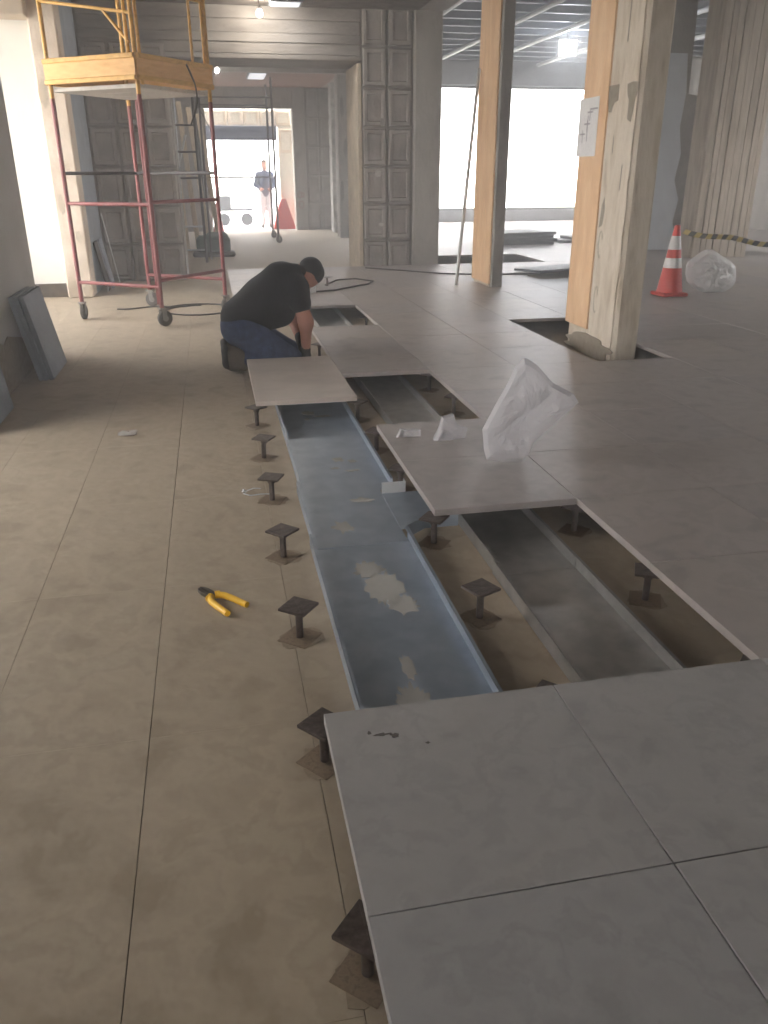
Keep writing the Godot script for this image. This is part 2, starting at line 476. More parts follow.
func build_walls() -> void:
	# near left wall
	var w := thing("wall_left", "grey rendered wall end with chipped brown foot behind leaning panels", "wall", Vector3.ZERO, 0.0, "", "structure")
	part("wall_body", box(Vector3(-1.9, SL, -6.1), Vector3(-1.6, 3.2, -3.7), 0.01), M.grey_wall, w)
	var rag := PackedVector2Array()
	var rng := RandomNumberGenerator.new()
	rng.seed = 8
	rag.append(Vector2(-6.1, 0)); rag.append(Vector2(-3.71, 0))
	var zz := -3.71
	while zz > -6.1:
		rag.append(Vector2(zz, 0.30 + rng.randf_range(-0.06, 0.08)))
		zz -= rng.randf_range(0.12, 0.3)
	rag.append(Vector2(-6.1, 0.32))
	var rb := MB.new()
	rb.prism(rag, 0.006, Transform3D(Basis(Vector3(0, 0, 1), Vector3(0, 1, 0), Vector3(-1, 0, 0)), Vector3(-1.594, SL, 0)))
	part("chipped_foot", rb, M.grime, w)
	# recess with the window on the left
	w = thing("wall_recess", "bright white painted wall in the recess with a dark skirting", "wall", Vector3.ZERO, 0.0, "", "structure")
	part("wall_body", box(Vector3(-3.2, SL, -9.9), Vector3(-1.9, 3.2, -9.6)), M.white_wall, w)
	part("soffit_beam", box(Vector3(-3.2, 2.76, -9.6), Vector3(-1.9, 3.2, -9.25), 0.01), M.beige, w)
	var sk := thing("baseboard_recess", "dark brown skirting along the foot of the white wall", "baseboard", Vector3.ZERO, 0.0, "", "structure")
	part("board", box(Vector3(-3.2, SL, -9.6), Vector3(-1.9, 0.012, -9.575), 0.004), M.skirt, sk)
	w = thing("wall_outer_left", "outer left wall with wide windows to the street", "wall", Vector3.ZERO, 0.0, "", "structure")
	part("wall_body", box(Vector3(-3.5, SL, -9.9), Vector3(-3.2, 0.3, 6.3)), M.white_wall, w)
	part("wall_body", box(Vector3(-3.5, 3.0, -9.9), Vector3(-3.2, 3.2, 6.3)), M.white_wall, w)
	for q in [[-9.9, -9.5], [-6.2, -3.7], [-1.9, 6.3]]:
		part("wall_body", box(Vector3(-3.5, 0.3, q[0]), Vector3(-3.2, 3.0, q[1])), M.white_wall, w)
	window("window_1", Vector3(-3.35, 1.65, -7.85), 3.3, 2.7, PI / 2, "wide window in the left recess lighting the white wall")
	window("window_5", Vector3(-3.35, 1.65, -2.8), 1.8, 2.7, PI / 2, "wide window left of the bare slab between wall piers")
	# cream pillar, blue-grey return
	w = thing("plastered_pillar", "cream plaster pillar with peeling edges beside the white wall", "pillar")
	part("shaft", box(Vector3(-1.92, SL, -9.78), Vector3(-1.62, 3.2, -9.45), 0.02), M.cream, w)
	for q in [[-1.86, 2.05, 0.05, 0.16], [-1.84, 0.9, 0.04, 0.12], [-1.7, 0.55, 0.04, 0.09], [-1.72, 1.3, 0.03, 0.05], [-1.85, -0.05, 0.07, 0.12], [-1.68, -0.06, 0.06, 0.1]]:
		part("bare_patch", blotch(q[2], q[3], 0.004, int(q[1] * 100) + 200, Transform3D(Basis.IDENTITY, Vector3(q[0], q[1], -9.452))), M.beige, w)
	w = thing("wall_return", "blue-grey painted return wall between the pillar and the dark block pier", "wall", Vector3.ZERO, 0.0, "", "structure")
	part("wall_body", box(Vector3(-1.95, SL, -21.8), Vector3(-1.63, 3.2, -9.78)), M.blue_wall, w)
	# portal: left pier, right pier, beam
	w = thing("wall_portal_pier", "dark pier of recessed concrete blocks behind the red scaffold", "wall", Vector3.ZERO, 0.0, "", "structure")
	part("core", box(Vector3(-1.63, SL, -12.0), Vector3(-0.55, 3.2, -11.0)), M.mortar, w)
	waffle(w, -1.62, SL, 0.355, 0.487, 3, 6, -11.0, M.block, 0.02)
	w = thing("wall_portal", "grey pier of recessed square concrete blocks beside the doorway", "wall", Vector3.ZERO, 0.0, "", "structure")
	part("core", box(Vector3(1.96, SL, -12.0), Vector3(3.06, 3.9, -11.0)), M.mortar, w)
	waffle(w, 1.965, SL, 0.352, 0.487, 2, 8, -11.0, M.block, 0.022)
	part("plain_pier", box(Vector3(2.68, SL, -12.0), Vector3(3.07, 3.9, -10.93), 0.02), M.concrete, w)
	part("reveal_strip", box(Vector3(1.90, SL, -11.9), Vector3(1.965, 2.58, -10.98), 0.01), M.beige, w)
	part("pale_patch", blotch(0.06, 0.05, 0.006, 31, Transform3D(Basis.IDENTITY, Vector3(2.18, 1.22, -10.966))), M.dust, w)
	part("pale_patch", blotch(0.05, 0.03, 0.006, 32, Transform3D(Basis.IDENTITY, Vector3(2.22, 0.55, -10.966))), M.dust, w)
	part("dark_chip", blotch(0.03, 0.07, 0.006, 33, Transform3D(Basis.IDENTITY, Vector3(2.24, 1.86, -10.966))), M.mortar, w)
	var bm := thing("trim_1", "board-marked concrete beam across the top of the doorway", "beam", Vector3.ZERO, 0.0, "", "structure")
	part("beam_body", box(Vector3(-1.63, 2.6, -11.9), Vector3(1.96, 3.2, -11.0), 0.015), M.beam, bm)
	var yb := 2.6
	for q in [[0.06, 0.03], [0.13, 0.012], [0.11, 0.022], [0.15, 0.008], [0.15, 0.03]]:
		part("board_mark", box(Vector3(-1.6, yb + 0.004, -11.0), Vector3(1.955, yb + q[0] - 0.004, -11.0 + q[1]), 0.005), M.beam, bm)
		yb += q[0]
	# far wall
	w = thing("wall_far", "far wall with the bright doorway and dark block panel beside it", "wall", Vector3.ZERO, 0.0, "", "structure")
	part("wall_body", box(Vector3(-4.5, SL, -21.8), Vector3(-0.1, 3.9, -21.5)), M.concrete, w)
	part("lintel", box(Vector3(-0.1, 2.73, -21.8), Vector3(2.07, 3.9, -21.5), 0.01), M.concrete, w)
	part("jamb", box(Vector3(2.05, SL, -21.85), Vector3(2.36, 3.9, -21.45), 0.01), M.concrete, w)
	part("core", box(Vector3(2.36, SL, -21.8), Vector3(3.05, 3.9, -21.5)), M.mortar, w)
	waffle(w, 2.38, SL, 0.33, 0.67, 2, 5, -21.5, M.block, 0.02)
	part("pale_pier", box(Vector3(3.02, SL, -21.9), Vector3(3.42, 3.9, -21.2), 0.01), M.pale_pier, w)
	part("parapet", box(Vector3(3.42, SL, -21.8), Vector3(10.8, 0.28, -21.5)), M.right_wall, w)
	part("header", box(Vector3(3.42, 3.32, -21.8), Vector3(10.8, 3.95, -21.5)), M.right_wall, w)
	part("mullion_pier", box(Vector3(7.05, 0.28, -21.8), Vector3(7.3, 3.32, -21.5)), M.right_wall, w)
	part("wall_body", box(Vector3(10.8, SL, -21.8), Vector3(12.5, 3.95, -21.5)), M.right_wall, w)
	for q in [[2.16, 0.72, 0.05, 0.0], [2.24, 0.72, 0.035, 0.0], [2.2, 0.48, 0.06, 0.0]]:
		var rp := MB.new()
		var ring := []
		for i in 13: ring.append(Vector3(q[0] + cos(TAU * i / 12) * q[2], q[1] + sin(TAU * i / 12) * q[2] * 1.5, -21.448))
		rp.tube(ring, 0.012, -1, 5)
		part("red_paint_mark", rp, M.red_mark, w)
	window("window_2", Vector3(5.235, 1.8, -21.65), 3.63, 3.04, 0.0, "overexposed far window beside the block pier")
	window("window_3", Vector3(9.05, 1.8, -21.65), 3.5, 3.04, 0.0, "overexposed far window between the two orange columns")
	# screen of pierced blocks outside the doorway
	w = thing("wall_screen", "pale screen of hollow square blocks just outside the doorway", "wall", Vector3.ZERO, 0.0, "", "structure")
	part("lintel_core", box(Vector3(-0.4, 2.36, -22.5), Vector3(2.3, 2.76, -22.3)), M.white_block, w)
	waffle(w, -0.36, 2.37, 0.41, 0.38, 6, 1, -22.3, M.cream, 0.09)
	part("post_core", box(Vector3(1.74, SL, -22.5), Vector3(2.3, 2.36, -22.3)), M.white_block, w)
	waffle(w, 1.74, 1.72, 0.41, 0.6, 1, 1, -22.3, M.cream, 0.09)
	var rs := part("roller_shutter", shutter(), M.shutter, get_node("wall_far"))
	rs.set_meta("label", "dark blue-grey rolled shutter hanging across the doorway")
	# right-hand partition with the broken edge, and closing walls
	w = thing("wall_partition", "pale blue-grey partition wall with a broken ragged edge", "wall", Vector3.ZERO, 0.0, "", "structure")
	var pl := PackedVector2Array([Vector2(5.9, SL), Vector2(7.9, SL), Vector2(7.62, 0.1), Vector2(7.5, 0.45), Vector2(7.56, 0.8), Vector2(7.44, 1.1), Vector2(7.5, 1.5), Vector2(7.42, 1.9), Vector2(7.46, 2.4), Vector2(7.4, 2.95), Vector2(5.9, 2.95)])
	var pb := MB.new()
	pb.prism(pl, 0.15, Transform3D(Basis.IDENTITY, Vector3(0, 0, -12.35)))
	part("render_coat", pb, M.right_wall, w)
	var pl2 := PackedVector2Array([Vector2(5.9, SL), Vector2(8.6, SL), Vector2(8.5, 0.5), Vector2(8.2, 1.2), Vector2(8.0, 1.8), Vector2(7.9, 2.35), Vector2(7.6, 2.4), Vector2(7.56, 3.9), Vector2(5.9, 3.9)])
	var pb2 := MB.new()
	pb2.prism(pl2, 0.12, Transform3D(Basis.IDENTITY, Vector3(0, 0, -12.49)))
	part("core_with_dark_gap", pb2, M.mortar, w)  # masonry, carried on to the right in dark colour to paint the dark gap
	w = thing("wall_right", "closing wall on the right side of the room", "wall", Vector3.ZERO, 0.0, "", "structure")
	part("wall_body", box(Vector3(12.2, SL, -21.8), Vector3(12.5, 0.9, 6.3)), M.concrete, w)
	part("wall_body", box(Vector3(12.2, 3.1, -21.8), Vector3(12.5, 3.95, 6.3)), M.concrete, w)
	for q in [[-21.8, -11.0], [-6.0, 6.3]]:
		part("wall_body", box(Vector3(12.2, 0.9, q[0]), Vector3(12.5, 3.1, q[1])), M.concrete, w)
	window("window_6", Vector3(12.35, 2.0, -8.5), 5.0, 2.2, PI / 2, "added unseen window in the closing wall, lighting the right side")  # unseen window, added to brighten the right side and the grey left wall
	w = thing("wall_back", "wall behind the viewpoint with an opening added to light the near floor", "wall", Vector3.ZERO, 0.0, "", "structure")
	part("wall_body", box(Vector3(-3.5, SL, 6.0), Vector3(12.5, 0.8, 6.3)), M.concrete, w)
	part("wall_body", box(Vector3(-4.5, 2.7, 6.0), Vector3(12.5, 3.95, 6.3)), M.concrete, w)
	for q in [[-3.5, -1.3], [1.3, 12.5]]:
		part("wall_body", box(Vector3(q[0], 0.8, 6.0), Vector3(q[1], 2.7, 6.3)), M.concrete, w)
	window("window_4", Vector3(0.0, 1.75, 6.15), 2.6, 1.9, 0.0, "added unseen window behind the viewpoint, lighting the near floor")  # unseen window, added as fill light for the near floor

func shutter() -> MB:
	var b := MB.new()
	for x in [-0.2, 1.6]:      # hangers up to the lintel of the doorway
		b.bb(Vector3(x, 2.3, -22.2), Vector3(x + 0.03, 2.95, -22.17))
		b.bb(Vector3(x, 2.92, -22.2), Vector3(x + 0.03, 2.95, -21.8))
	for i in 4:
		b.bb(Vector3(-0.3, 2.03 + i * 0.082, -22.24), Vector3(1.70, 2.112 + i * 0.082, -22.14 + 0.008 * (i % 2)), 0.006)
	return b

func window(called: String, at: Vector3, w: float, h: float, turn: float, label: String) -> void:
	var o := thing(called, label, "window", at, turn, "", "structure")
	for s in [-1, 1]:
		part("window_frame", box(Vector3(s * (w / 2 - 0.03) - 0.03, -h / 2, -0.03), Vector3(s * (w / 2 - 0.03) + 0.03, h / 2, 0.03)), M.frame, o)
		part("window_frame", box(Vector3(-w / 2, s * (h / 2 - 0.03) - 0.03, -0.03), Vector3(w / 2, s * (h / 2 - 0.03) + 0.03, 0.03)), M.frame, o)
	part("pane", box(Vector3(-w / 2 + 0.06, -h / 2 + 0.06, -0.003), Vector3(w / 2 - 0.06, h / 2 - 0.06, 0.003)), M.glass, o)

func build_ceiling() -> void:
	var c := thing("ceiling", "dark unfinished ceiling with exposed joists", "ceiling", Vector3.ZERO, 0.0, "", "structure")
	part("slab_soffit", box(Vector3(-4.5, 3.2, -11.9), Vector3(3.06, 3.45, 6.3)), M.ceiling, c)
	part("brick_soffit", box(Vector3(-4.5, 3.2, -21.8), Vector3(3.06, 3.45, -11.9)), M.brick_ceiling, c)
	part("deck_soffit", box(Vector3(3.06, 4.25, -21.8), Vector3(12.5, 4.45, 6.3)), M.deck, c)
	part("edge_beam", box(Vector3(2.72, 3.2, -10.9), Vector3(3.1, 4.25, 6.3), 0.01), M.concrete, c)
	part("edge_beam", box(Vector3(3.06, 3.95, -21.8), Vector3(12.5, 4.25, -21.5)), M.right_wall, c)
	part("edge_beam", box(Vector3(3.06, 3.95, 6.0), Vector3(12.5, 4.25, 6.3)), M.concrete, c)
	part("edge_beam", box(Vector3(12.2, 3.95, -21.5), Vector3(12.5, 4.25, 6.0)), M.concrete, c)
	part("edge_beam", box(Vector3(2.8, 3.2, -21.8), Vector3(3.06, 4.25, -10.9)), M.concrete, c)
	for z in [-12.6, -13.3, -14.0, -14.8, -15.6, -16.4, -17.2, -18.0, -18.8, -19.6, -20.4, -21.2]:
		var b := MB.new()
		b.bb(Vector3(3.06, 3.86, z - 0.05), Vector3(12.2, 3.88, z + 0.05))
		b.bb(Vector3(3.06, 3.88, z - 0.008), Vector3(12.2, 4.05, z + 0.008))
		part("joist", b, M.steel_joist, c)
	for x in [4.1, 5.7, 6.95, 8.5, 10.1]:
		var b := MB.new()
		b.tube([Vector3(x, 3.81, -21.5), Vector3(x, 3.81, -9.0)], 0.045, -1, 8)
		part("pipe", b, M.rod_white, c)
	for z in [-17.4, -14.5]:
		part("brick_rib", box(Vector3(-1.63, 3.1, z - 0.06), Vector3(2.8, 3.2, z + 0.06)), M.concrete, c)

func blotch(rx: float, ry: float, th: float, sd: int, xf: Transform3D, npts := 18, rough := 0.35) -> MB:
	var rng := RandomNumberGenerator.new()
	rng.seed = sd
	var p := PackedVector2Array()
	for i in npts:
		var a := TAU * i / npts
		var r := 1.0 - rough * rng.randf()
		p.append(Vector2(cos(a) * rx * r, sin(a) * ry * r))
	var b := MB.new()
	b.prism(p, th, xf)
	return b

func build_columns() -> void:
	var flatx := Basis(Vector3(0, 0, 1), Vector3(0, 1, 0), Vector3(-1, 0, 0))   # outline x -> world z, faces -x
	# big plastered column in its floor opening
	var c := thing("concrete_column", "rough cream plastered column with orange board, standing in the floor opening by the cone", "column", Vector3(2.85, SL, -5.05))
	var x0 := -0.095
	part("shaft", box(Vector3(x0, 0, -0.44), Vector3(0.10, 4.3, 0.42), 0.02), M.plaster, c)
	var edge := PackedVector2Array()
	var rng := RandomNumberGenerator.new()
	rng.seed = 21
	edge.append(Vector2(-0.03, 0.06)); edge.append(Vector2(0.41, 0.04))
	var y := 0.1
	while y < 4.0:
		edge.append(Vector2(0.405 - 0.03 * rng.randf(), y)); y += rng.randf_range(0.06, 0.2)
	edge.append(Vector2(0.40, 4.2)); edge.append(Vector2(-0.03, 4.2))
	var b := MB.new()
	b.prism(edge, 0.012, Transform3D(flatx, Vector3(x0 + 0.0, 0, 0)))
	part("plaster_coat", b, M.plaster, c)
	part("orange_board", box(Vector3(x0 - 0.018, 0.2, -0.47), Vector3(x0, 4.2, -0.045), 0.004), M.orange, c)
	for q in [[Vector2(-0.04, 1.947), Vector2(0.115, 1.947), Vector2(0.118, 1.844), Vector2(0.06, 1.83), Vector2(0.038, 1.80), Vector2(0.029, 1.772), Vector2(-0.02, 1.775), Vector2(-0.035, 1.86)],
			[Vector2(0.239, 1.936), Vector2(0.32, 1.945), Vector2(0.402, 1.935), Vector2(0.40, 1.867), Vector2(0.375, 1.84), Vector2(0.36, 1.76), Vector2(0.34, 1.692), Vector2(0.285, 1.713), Vector2(0.284, 1.832), Vector2(0.255, 1.87)],
			[Vector2(0.0, 0.98), Vector2(0.05, 1.0), Vector2(0.07, 1.1), Vector2(0.05, 1.2), Vector2(0.02, 1.14)],
			[Vector2(0.17, 2.2), Vector2(0.182, 2.2), Vector2(0.185, 2.5), Vector2(0.175, 2.5)],
			[Vector2(0.10, 1.5), Vector2(0.108, 1.5), Vector2(0.11, 1.62), Vector2(0.102, 1.62)],
			[Vector2(0.27, 1.25), Vector2(0.28, 1.25), Vector2(0.285, 1.42), Vector2(0.275, 1.42)]]:
		var pb := MB.new()
		pb.prism(PackedVector2Array(q), 0.002, Transform3D(flatx, Vector3(x0 - 0.012, 0, 0)))
		part("bare_patch", pb, M.grime, c)
	for q in [[0.05, 0.86], [0.06, 0.45]]:
		var ring := []
		for i in 12:
			var a := TAU * (i / 14.0) + 0.4
			ring.append(Vector3(x0 - 0.012, q[1] + sin(a) * 0.10, q[0] + cos(a) * 0.03))
		var rb := MB.new()
		rb.tube(ring, 0.004, -1, 5)
		part("worn_groove", rb, M.groove, c)
	part("dirty_foot", blotch(0.5, 0.1, 0.006, 12, Transform3D(flatx, Vector3(x0 - 0.012, 0.07, -0.01)), 30), M.grime, c)
	# notice taped on the orange board
	var pn := thing("notice_sheet", "white paper notice with scribbled marks taped on the orange column board", "notice", Vector3(2.735, 1.55, -5.39))
	part("sheet", box(Vector3(-0.002, -0.21, -0.17), Vector3(0.0, 0.2, 0.17)), M.paper, pn)
	for q in [[0.1, 0.03, 0.06, 0.09], [0.02, -0.01, 0.05, 0.1], [-0.05, -0.08, 0.06, 0.08], [0.12, 0.09, 0.015, 0.13], [0.02, 0.0, 0.12, 0.012]]:
		part("mark", box(Vector3(-0.003, q[0] - 0.006, q[1] - q[3] * 0.5), Vector3(-0.002, q[0] + 0.006, q[1] + q[3] * 0.5)), M.ink, pn)
		part("mark", box(Vector3(-0.003, q[0] - q[2], q[1] - 0.005), Vector3(-0.002, q[0] + q[2] * 0.5, q[1] + 0.005)), M.ink, pn)
	# slimmer column further along
	c = thing("concrete_column", "slim column with an orange board face and grey edge, thin rod leaning on it", "column", Vector3(3.01, 0, -8.5))
	part("shaft", box(Vector3(-0.05, SL, -0.36), Vector3(0.08, 4.3, 0.34), 0.01), M.concrete, c)
	part("orange_board", box(Vector3(-0.07, 0.03, -0.37), Vector3(-0.05, 4.2, 0.29), 0.004), M.orange, c)
	part("torn_foot", blotch(0.34, 0.07, 0.006, 14, Transform3D(flatx, Vector3(-0.052, 0.03, -0.03)), 24), M.cream, c)
	# broad board-marked columns on the right
	var g := "board-marked columns on the right"
	for q in [[7.05, 8.0, -11.2, -10.75, "broad board-marked concrete column behind the traffic cone"], [8.75, 9.7, -11.2, -10.75, "broad concrete column at the end of the hazard tape"]]:
		c = thing("board_marked_column", q[4], "column", Vector3((q[0] + q[1]) * 0.5, 0, (q[2] + q[3]) * 0.5), 0.0, g)
		var w: float = q[1] - q[0]
		part("shaft", box(Vector3(-w / 2, SL, -0.22), Vector3(w / 2, 4.25, 0.2), 0.02), M.boards, c)
		var x := -w / 2 + 0.01
		while x < w / 2 - 0.05:
			var bw := rng.randf_range(0.08, 0.17)
			bw = minf(bw, w / 2 - 0.01 - x)
			part("board_mark", box(Vector3(x, SL + rng.randf() * 0.15, 0.2), Vector3(x + bw - 0.012, 4.2, 0.2 + rng.randf_range(0.008, 0.035)), 0.006), M.boards, c)
			x += bw
	# rough column in the hall behind the doorway
	c = thing("rough_column", "rough bare concrete column in the hall behind the block pier", "column", Vector3(2.86, SL, -18.6))
	part("shaft", box(Vector3(-0.12, 0, -0.2), Vector3(0.13, 3.6, 0.2), 0.02), M.concrete, c)
	for q in [[-0.05, 1.0], [0.04, 1.9], [-0.02, 2.7]]:
		part("bare_patch", blotch(0.05, 0.25, 0.006, int(q[1] * 30), Transform3D(Basis.IDENTITY, Vector3(q[0], q[1], 0.198))), M.mortar, c)
	c = thing("rough_column", "light plastered column standing behind the rough concrete column", "column", Vector3(3.05, SL, -20.4))
	part("shaft", box(Vector3(-0.2, 0, -0.2), Vector3(0.2, 3.6, 0.2), 0.02), M.pale_pier, c)

# ---------------------------------------------------------------- trays and pedestals
func tray_section(x0: float, x1: float, z0: float, z1: float, left := true, right := true, lift := 0.0) -> Array:
	var y := SL + 0.002 + lift
	var bed := box(Vector3(x0, y, z1), Vector3(x1, y + 0.002, z0))
	var out := [bed]
	for s in [[left, x0, 1], [right, x1, -1]]:
		if s[0]:
			var b := MB.new()
			var xs: float = s[1]
			var d: float = s[2]
			b.bb(Vector3(minf(xs, xs + d * 0.002), y, z1), Vector3(maxf(xs, xs + d * 0.002), y + 0.055, z0))
			b.bb(Vector3(minf(xs, xs + d * 0.012), y + 0.053, z1), Vector3(maxf(xs, xs + d * 0.012), y + 0.055, z0))
			b.bb(Vector3(minf(xs + d * 0.010, xs + d * 0.012), y + 0.045, z1), Vector3(maxf(xs + d * 0.010, xs + d * 0.012), y + 0.055, z0))
			out.append(b)
	return out

func build_trays() -> void:
	var t := thing("cable_tray", "wide open galvanised cable tray with dust patches and a side branch", "cable tray")
	var n := 0
	for s in [[0.11, 0.51, 0.6, -1.87, true, true, 0.0], [0.118, 0.502, -1.83, -2.46, true, false, 0.0025], [0.135, 0.565, -2.42, -4.75, true, true, 0.001]]:
		var a := tray_section(s[0], s[1], s[2], s[3], s[4], s[5], s[6])
		var sec := part("tray_section", a[0], M.galv, t)
		for i in range(1, a.size()): part("side_wall", a[i], M.galv, sec)
	# branch towards the second tray
	var y := SL + 0.006
	var br := part("branch_section", box(Vector3(0.50, y, -2.36), Vector3(0.742, y + 0.002, -1.95)), M.galv, t)
	var d1 := MB.new()
	d1.quad(Vector3(0.505, y, -1.86), Vector3(0.60, y, -1.94), Vector3(0.60, y + 0.055, -1.94), Vector3(0.505, y + 0.055, -1.86))
	d1.quad(Vector3(0.60, y, -1.94), Vector3(0.742, y, -1.94), Vector3(0.742, y + 0.055, -1.94), Vector3(0.60, y + 0.055, -1.94))
	d1.quad(Vector3(0.60, y, -1.942), Vector3(0.505, y, -1.862), Vector3(0.505, y + 0.055, -1.862), Vector3(0.60, y + 0.055, -1.942))
	part("bent_wall", d1, M.galv, br)
	var d2 := MB.new()
	d2.bb(Vector3(0.50, y, -2.362), Vector3(0.61, y + 0.055, -2.358))
	d2.bb(Vector3(0.608, y, -2.40), Vector3(0.612, y + 0.055, -2.36))
	part("glint_white_flap", d2, M.rod_white, br)  # galvanised sheet; the light it reflects is painted in as white
	# plaster dust and footprints on the tray bed
	var lay := Basis(Vector3(1, 0, 0), Vector3(0, 0, -1), Vector3(0, 1, 0))
	var dd := [[0.33, -1.47, 0.085, 0.15, 1], [0.37, -1.33, 0.06, 0.08, 2], [0.28, -0.78, 0.06, 0.11, 3], [0.30, -0.96, 0.025, 0.08, 4], [0.30, -1.62, 0.07, 0.08, 5]]
	for q in dd:
		part("dust_patch", blotch(q[2], q[3], 0.0008, q[4], Transform3D(lay, Vector3(q[0], SL + 0.0043, q[1])), 44, 0.4), M.dust_film, t)
	dd = [[0.27, -2.02, 0.06, 0.08, 6], [0.40, -2.3, 0.07, 0.04, 7], [0.37, -2.88, 0.035, 0.05, 8], [0.44, -2.84, 0.03, 0.03, 9], [0.34, -2.75, 0.03, 0.02, 10], [0.42, -2.7, 0.05, 0.02, 11], [0.32, -3.78, 0.05, 0.05, 12], [0.40, -3.7, 0.06, 0.03, 13], [0.30, -3.65, 0.02, 0.03, 14]]
	for q in dd:
		part("dust_patch", blotch(q[2], q[3], 0.0008, q[4], Transform3D(lay, Vector3(q[0], SL + 0.0068, q[1])), 24, 0.55), M.dust_film, t)
	t = thing("cable_tray", "narrower galvanised cable tray running under the panels on the right of the wide one", "cable tray")
	for s in [[0.745, 1.065, 0.6, -1.5, 0.0], [0.749, 1.061, -1.47, -4.4, 0.003], [0.745, 1.065, -4.37, -8.4, 0.0]]:
		var a := tray_section(s[0], s[1], s[2], s[3], true, true, s[4])
		var sec := part("tray_section", a[0], M.galv_dull, t)
		for i in range(1, a.size()): part("side_wall", a[i], M.galv_dull, sec)

func pedestal(k: int, j: int, label: String, turn := 0.0, lean := Vector2.ZERO) -> void:
	var p := thing("floor_pedestal", label, "pedestal", Vector3(k * U, SL, -j * U), turn, "steel pedestals of the raised floor")
	var top := -PT - SL
	var r45 := Basis(Vector3.UP, PI / 4)
	var b := MB.new()
	b.cbox(Vector3(0, 0.0015, 0), Vector3(0.105, 0.003, 0.105), 0.001, r45)
	part("base_plate", b, M.ped_base, p)
	b = MB.new()
	b.tube([Vector3(0, 0.003, 0), Vector3(lean.x * 0.5, top * 0.5, lean.y * 0.5), Vector3(lean.x, top - 0.004, lean.y)], 0.012, -1, 12)
	part("stem", b, M.ped, p)
	b = MB.new()
	b.tube([Vector3(lean.x, top - 0.03, lean.y), Vector3(lean.x, top - 0.018, lean.y)], 0.018, -1, 6)
	part("nut", b, M.ped, p)
	b = MB.new()
	var hp := Basis(Vector3.UP, PI / 4) * Basis(Vector3.RIGHT, lean.y * 2.0)
	b.cbox(Vector3(lean.x, top - 0.002, lean.y), Vector3(0.094, 0.004, 0.094), 0.0015, hp)
	for s in 4:   # turned-down rim
		var a := PI / 4 + s * PI / 2
		b.cbox(Vector3(lean.x, top - 0.007, lean.y) + Vector3(cos(a), 0.002, sin(a)) * Vector3(0.046, 1, 0.046), Vector3(0.002, 0.006, 0.09), 0.0, Basis(Vector3.UP, -a))
	for s in 2:   # pressed diagonal ribs
		b.cbox(Vector3(lean.x, top + 0.0003, lean.y), Vector3(0.11, 0.0012, 0.006), 0.0, Basis(Vector3.UP, s * PI / 2))
	part("head_plate", b, M.ped, p)
	var lay := Basis(Vector3(1, 0, 0), Vector3(0, 0, -1), Vector3(0, 1, 0))
	part("glue_smear", blotch(0.078, 0.078, 0.0012, k * 31 + j * 7 + 3, Transform3D(lay, Vector3(0.004, 0.0003, 0.004)), 16, 0.3), M.glue, p)

func build_pedestals() -> void:
	pedestal(0, -1, "brown steel floor pedestal under the panel edge past the half-covered pair", 0.0)
	pedestal(0, 0, "brown steel floor pedestal half covered at the joint of two grey edge panels", 0.05)
	pedestal(0, 1, "brown steel floor pedestal under the free corner of the panel with the dark scuff", -0.08)
	pedestal(0, 2, "bare brown steel floor pedestal standing right beside the yellow pliers", 0.12)
	pedestal(0, 3, "second bare brown floor pedestal along the slab edge from the yellow pliers", 0.0)
	pedestal(0, 4, "bare brown floor pedestal with a scrap of twisted wire at its foot", 0.35)
	pedestal(0, 5, "bare brown floor pedestal between the twisted wire and the pale tan panels", 0.25, Vector2(0.004, 0.004))
	pedestal(0, 6, "brown floor pedestal at the slab-side corner of the pale tan panels", -0.1)
	pedestal(1, 1, "brown floor pedestal barely showing at the panel joint between the two trays", 0.0)
	pedestal(1, 2, "bare brown floor pedestal standing between the two cable trays", -0.35)
	pedestal(1, 3, "brown floor pedestal at the panel corner beside the bent tray branch", 0.1)
	pedestal(1, 4, "brown floor pedestal under the panel edge beside the bright tray flap", 0.2, Vector2(-0.004, 0.003))
	pedestal(1, 5, "brown floor pedestal under the panel edge below the small clear bag", 0.1)
	pedestal(1, 6, "brown floor pedestal at the inner corner of the pale tan panels", 0.0)
	pedestal(2, 1, "brown floor pedestal whose tip shows at the outer corner of the larger opening", 0.0)
	pedestal(2, 2, "brown floor pedestal halfway along the far edge of the larger opening", 0.3)
	pedestal(2, 3, "brown floor pedestal in the shaded corner of the larger opening", 0.0)
	pedestal(2, 6, "brown floor pedestal halfway along the edge of the smaller opening near the bags", 0.1)
	pedestal(2, 7, "brown floor pedestal at the far corner of the smaller opening near the bags", 0.0)
	pedestal(2, 10, "brown floor pedestal at the outer corner of the opening beyond the worker", 0.0)
	pedestal(2, 11, "brown floor pedestal halfway along the opening beyond the worker", 0.0)
	pedestal(1, 9, "brown floor pedestal beside the kneeling worker's gloved hands", 0.0)

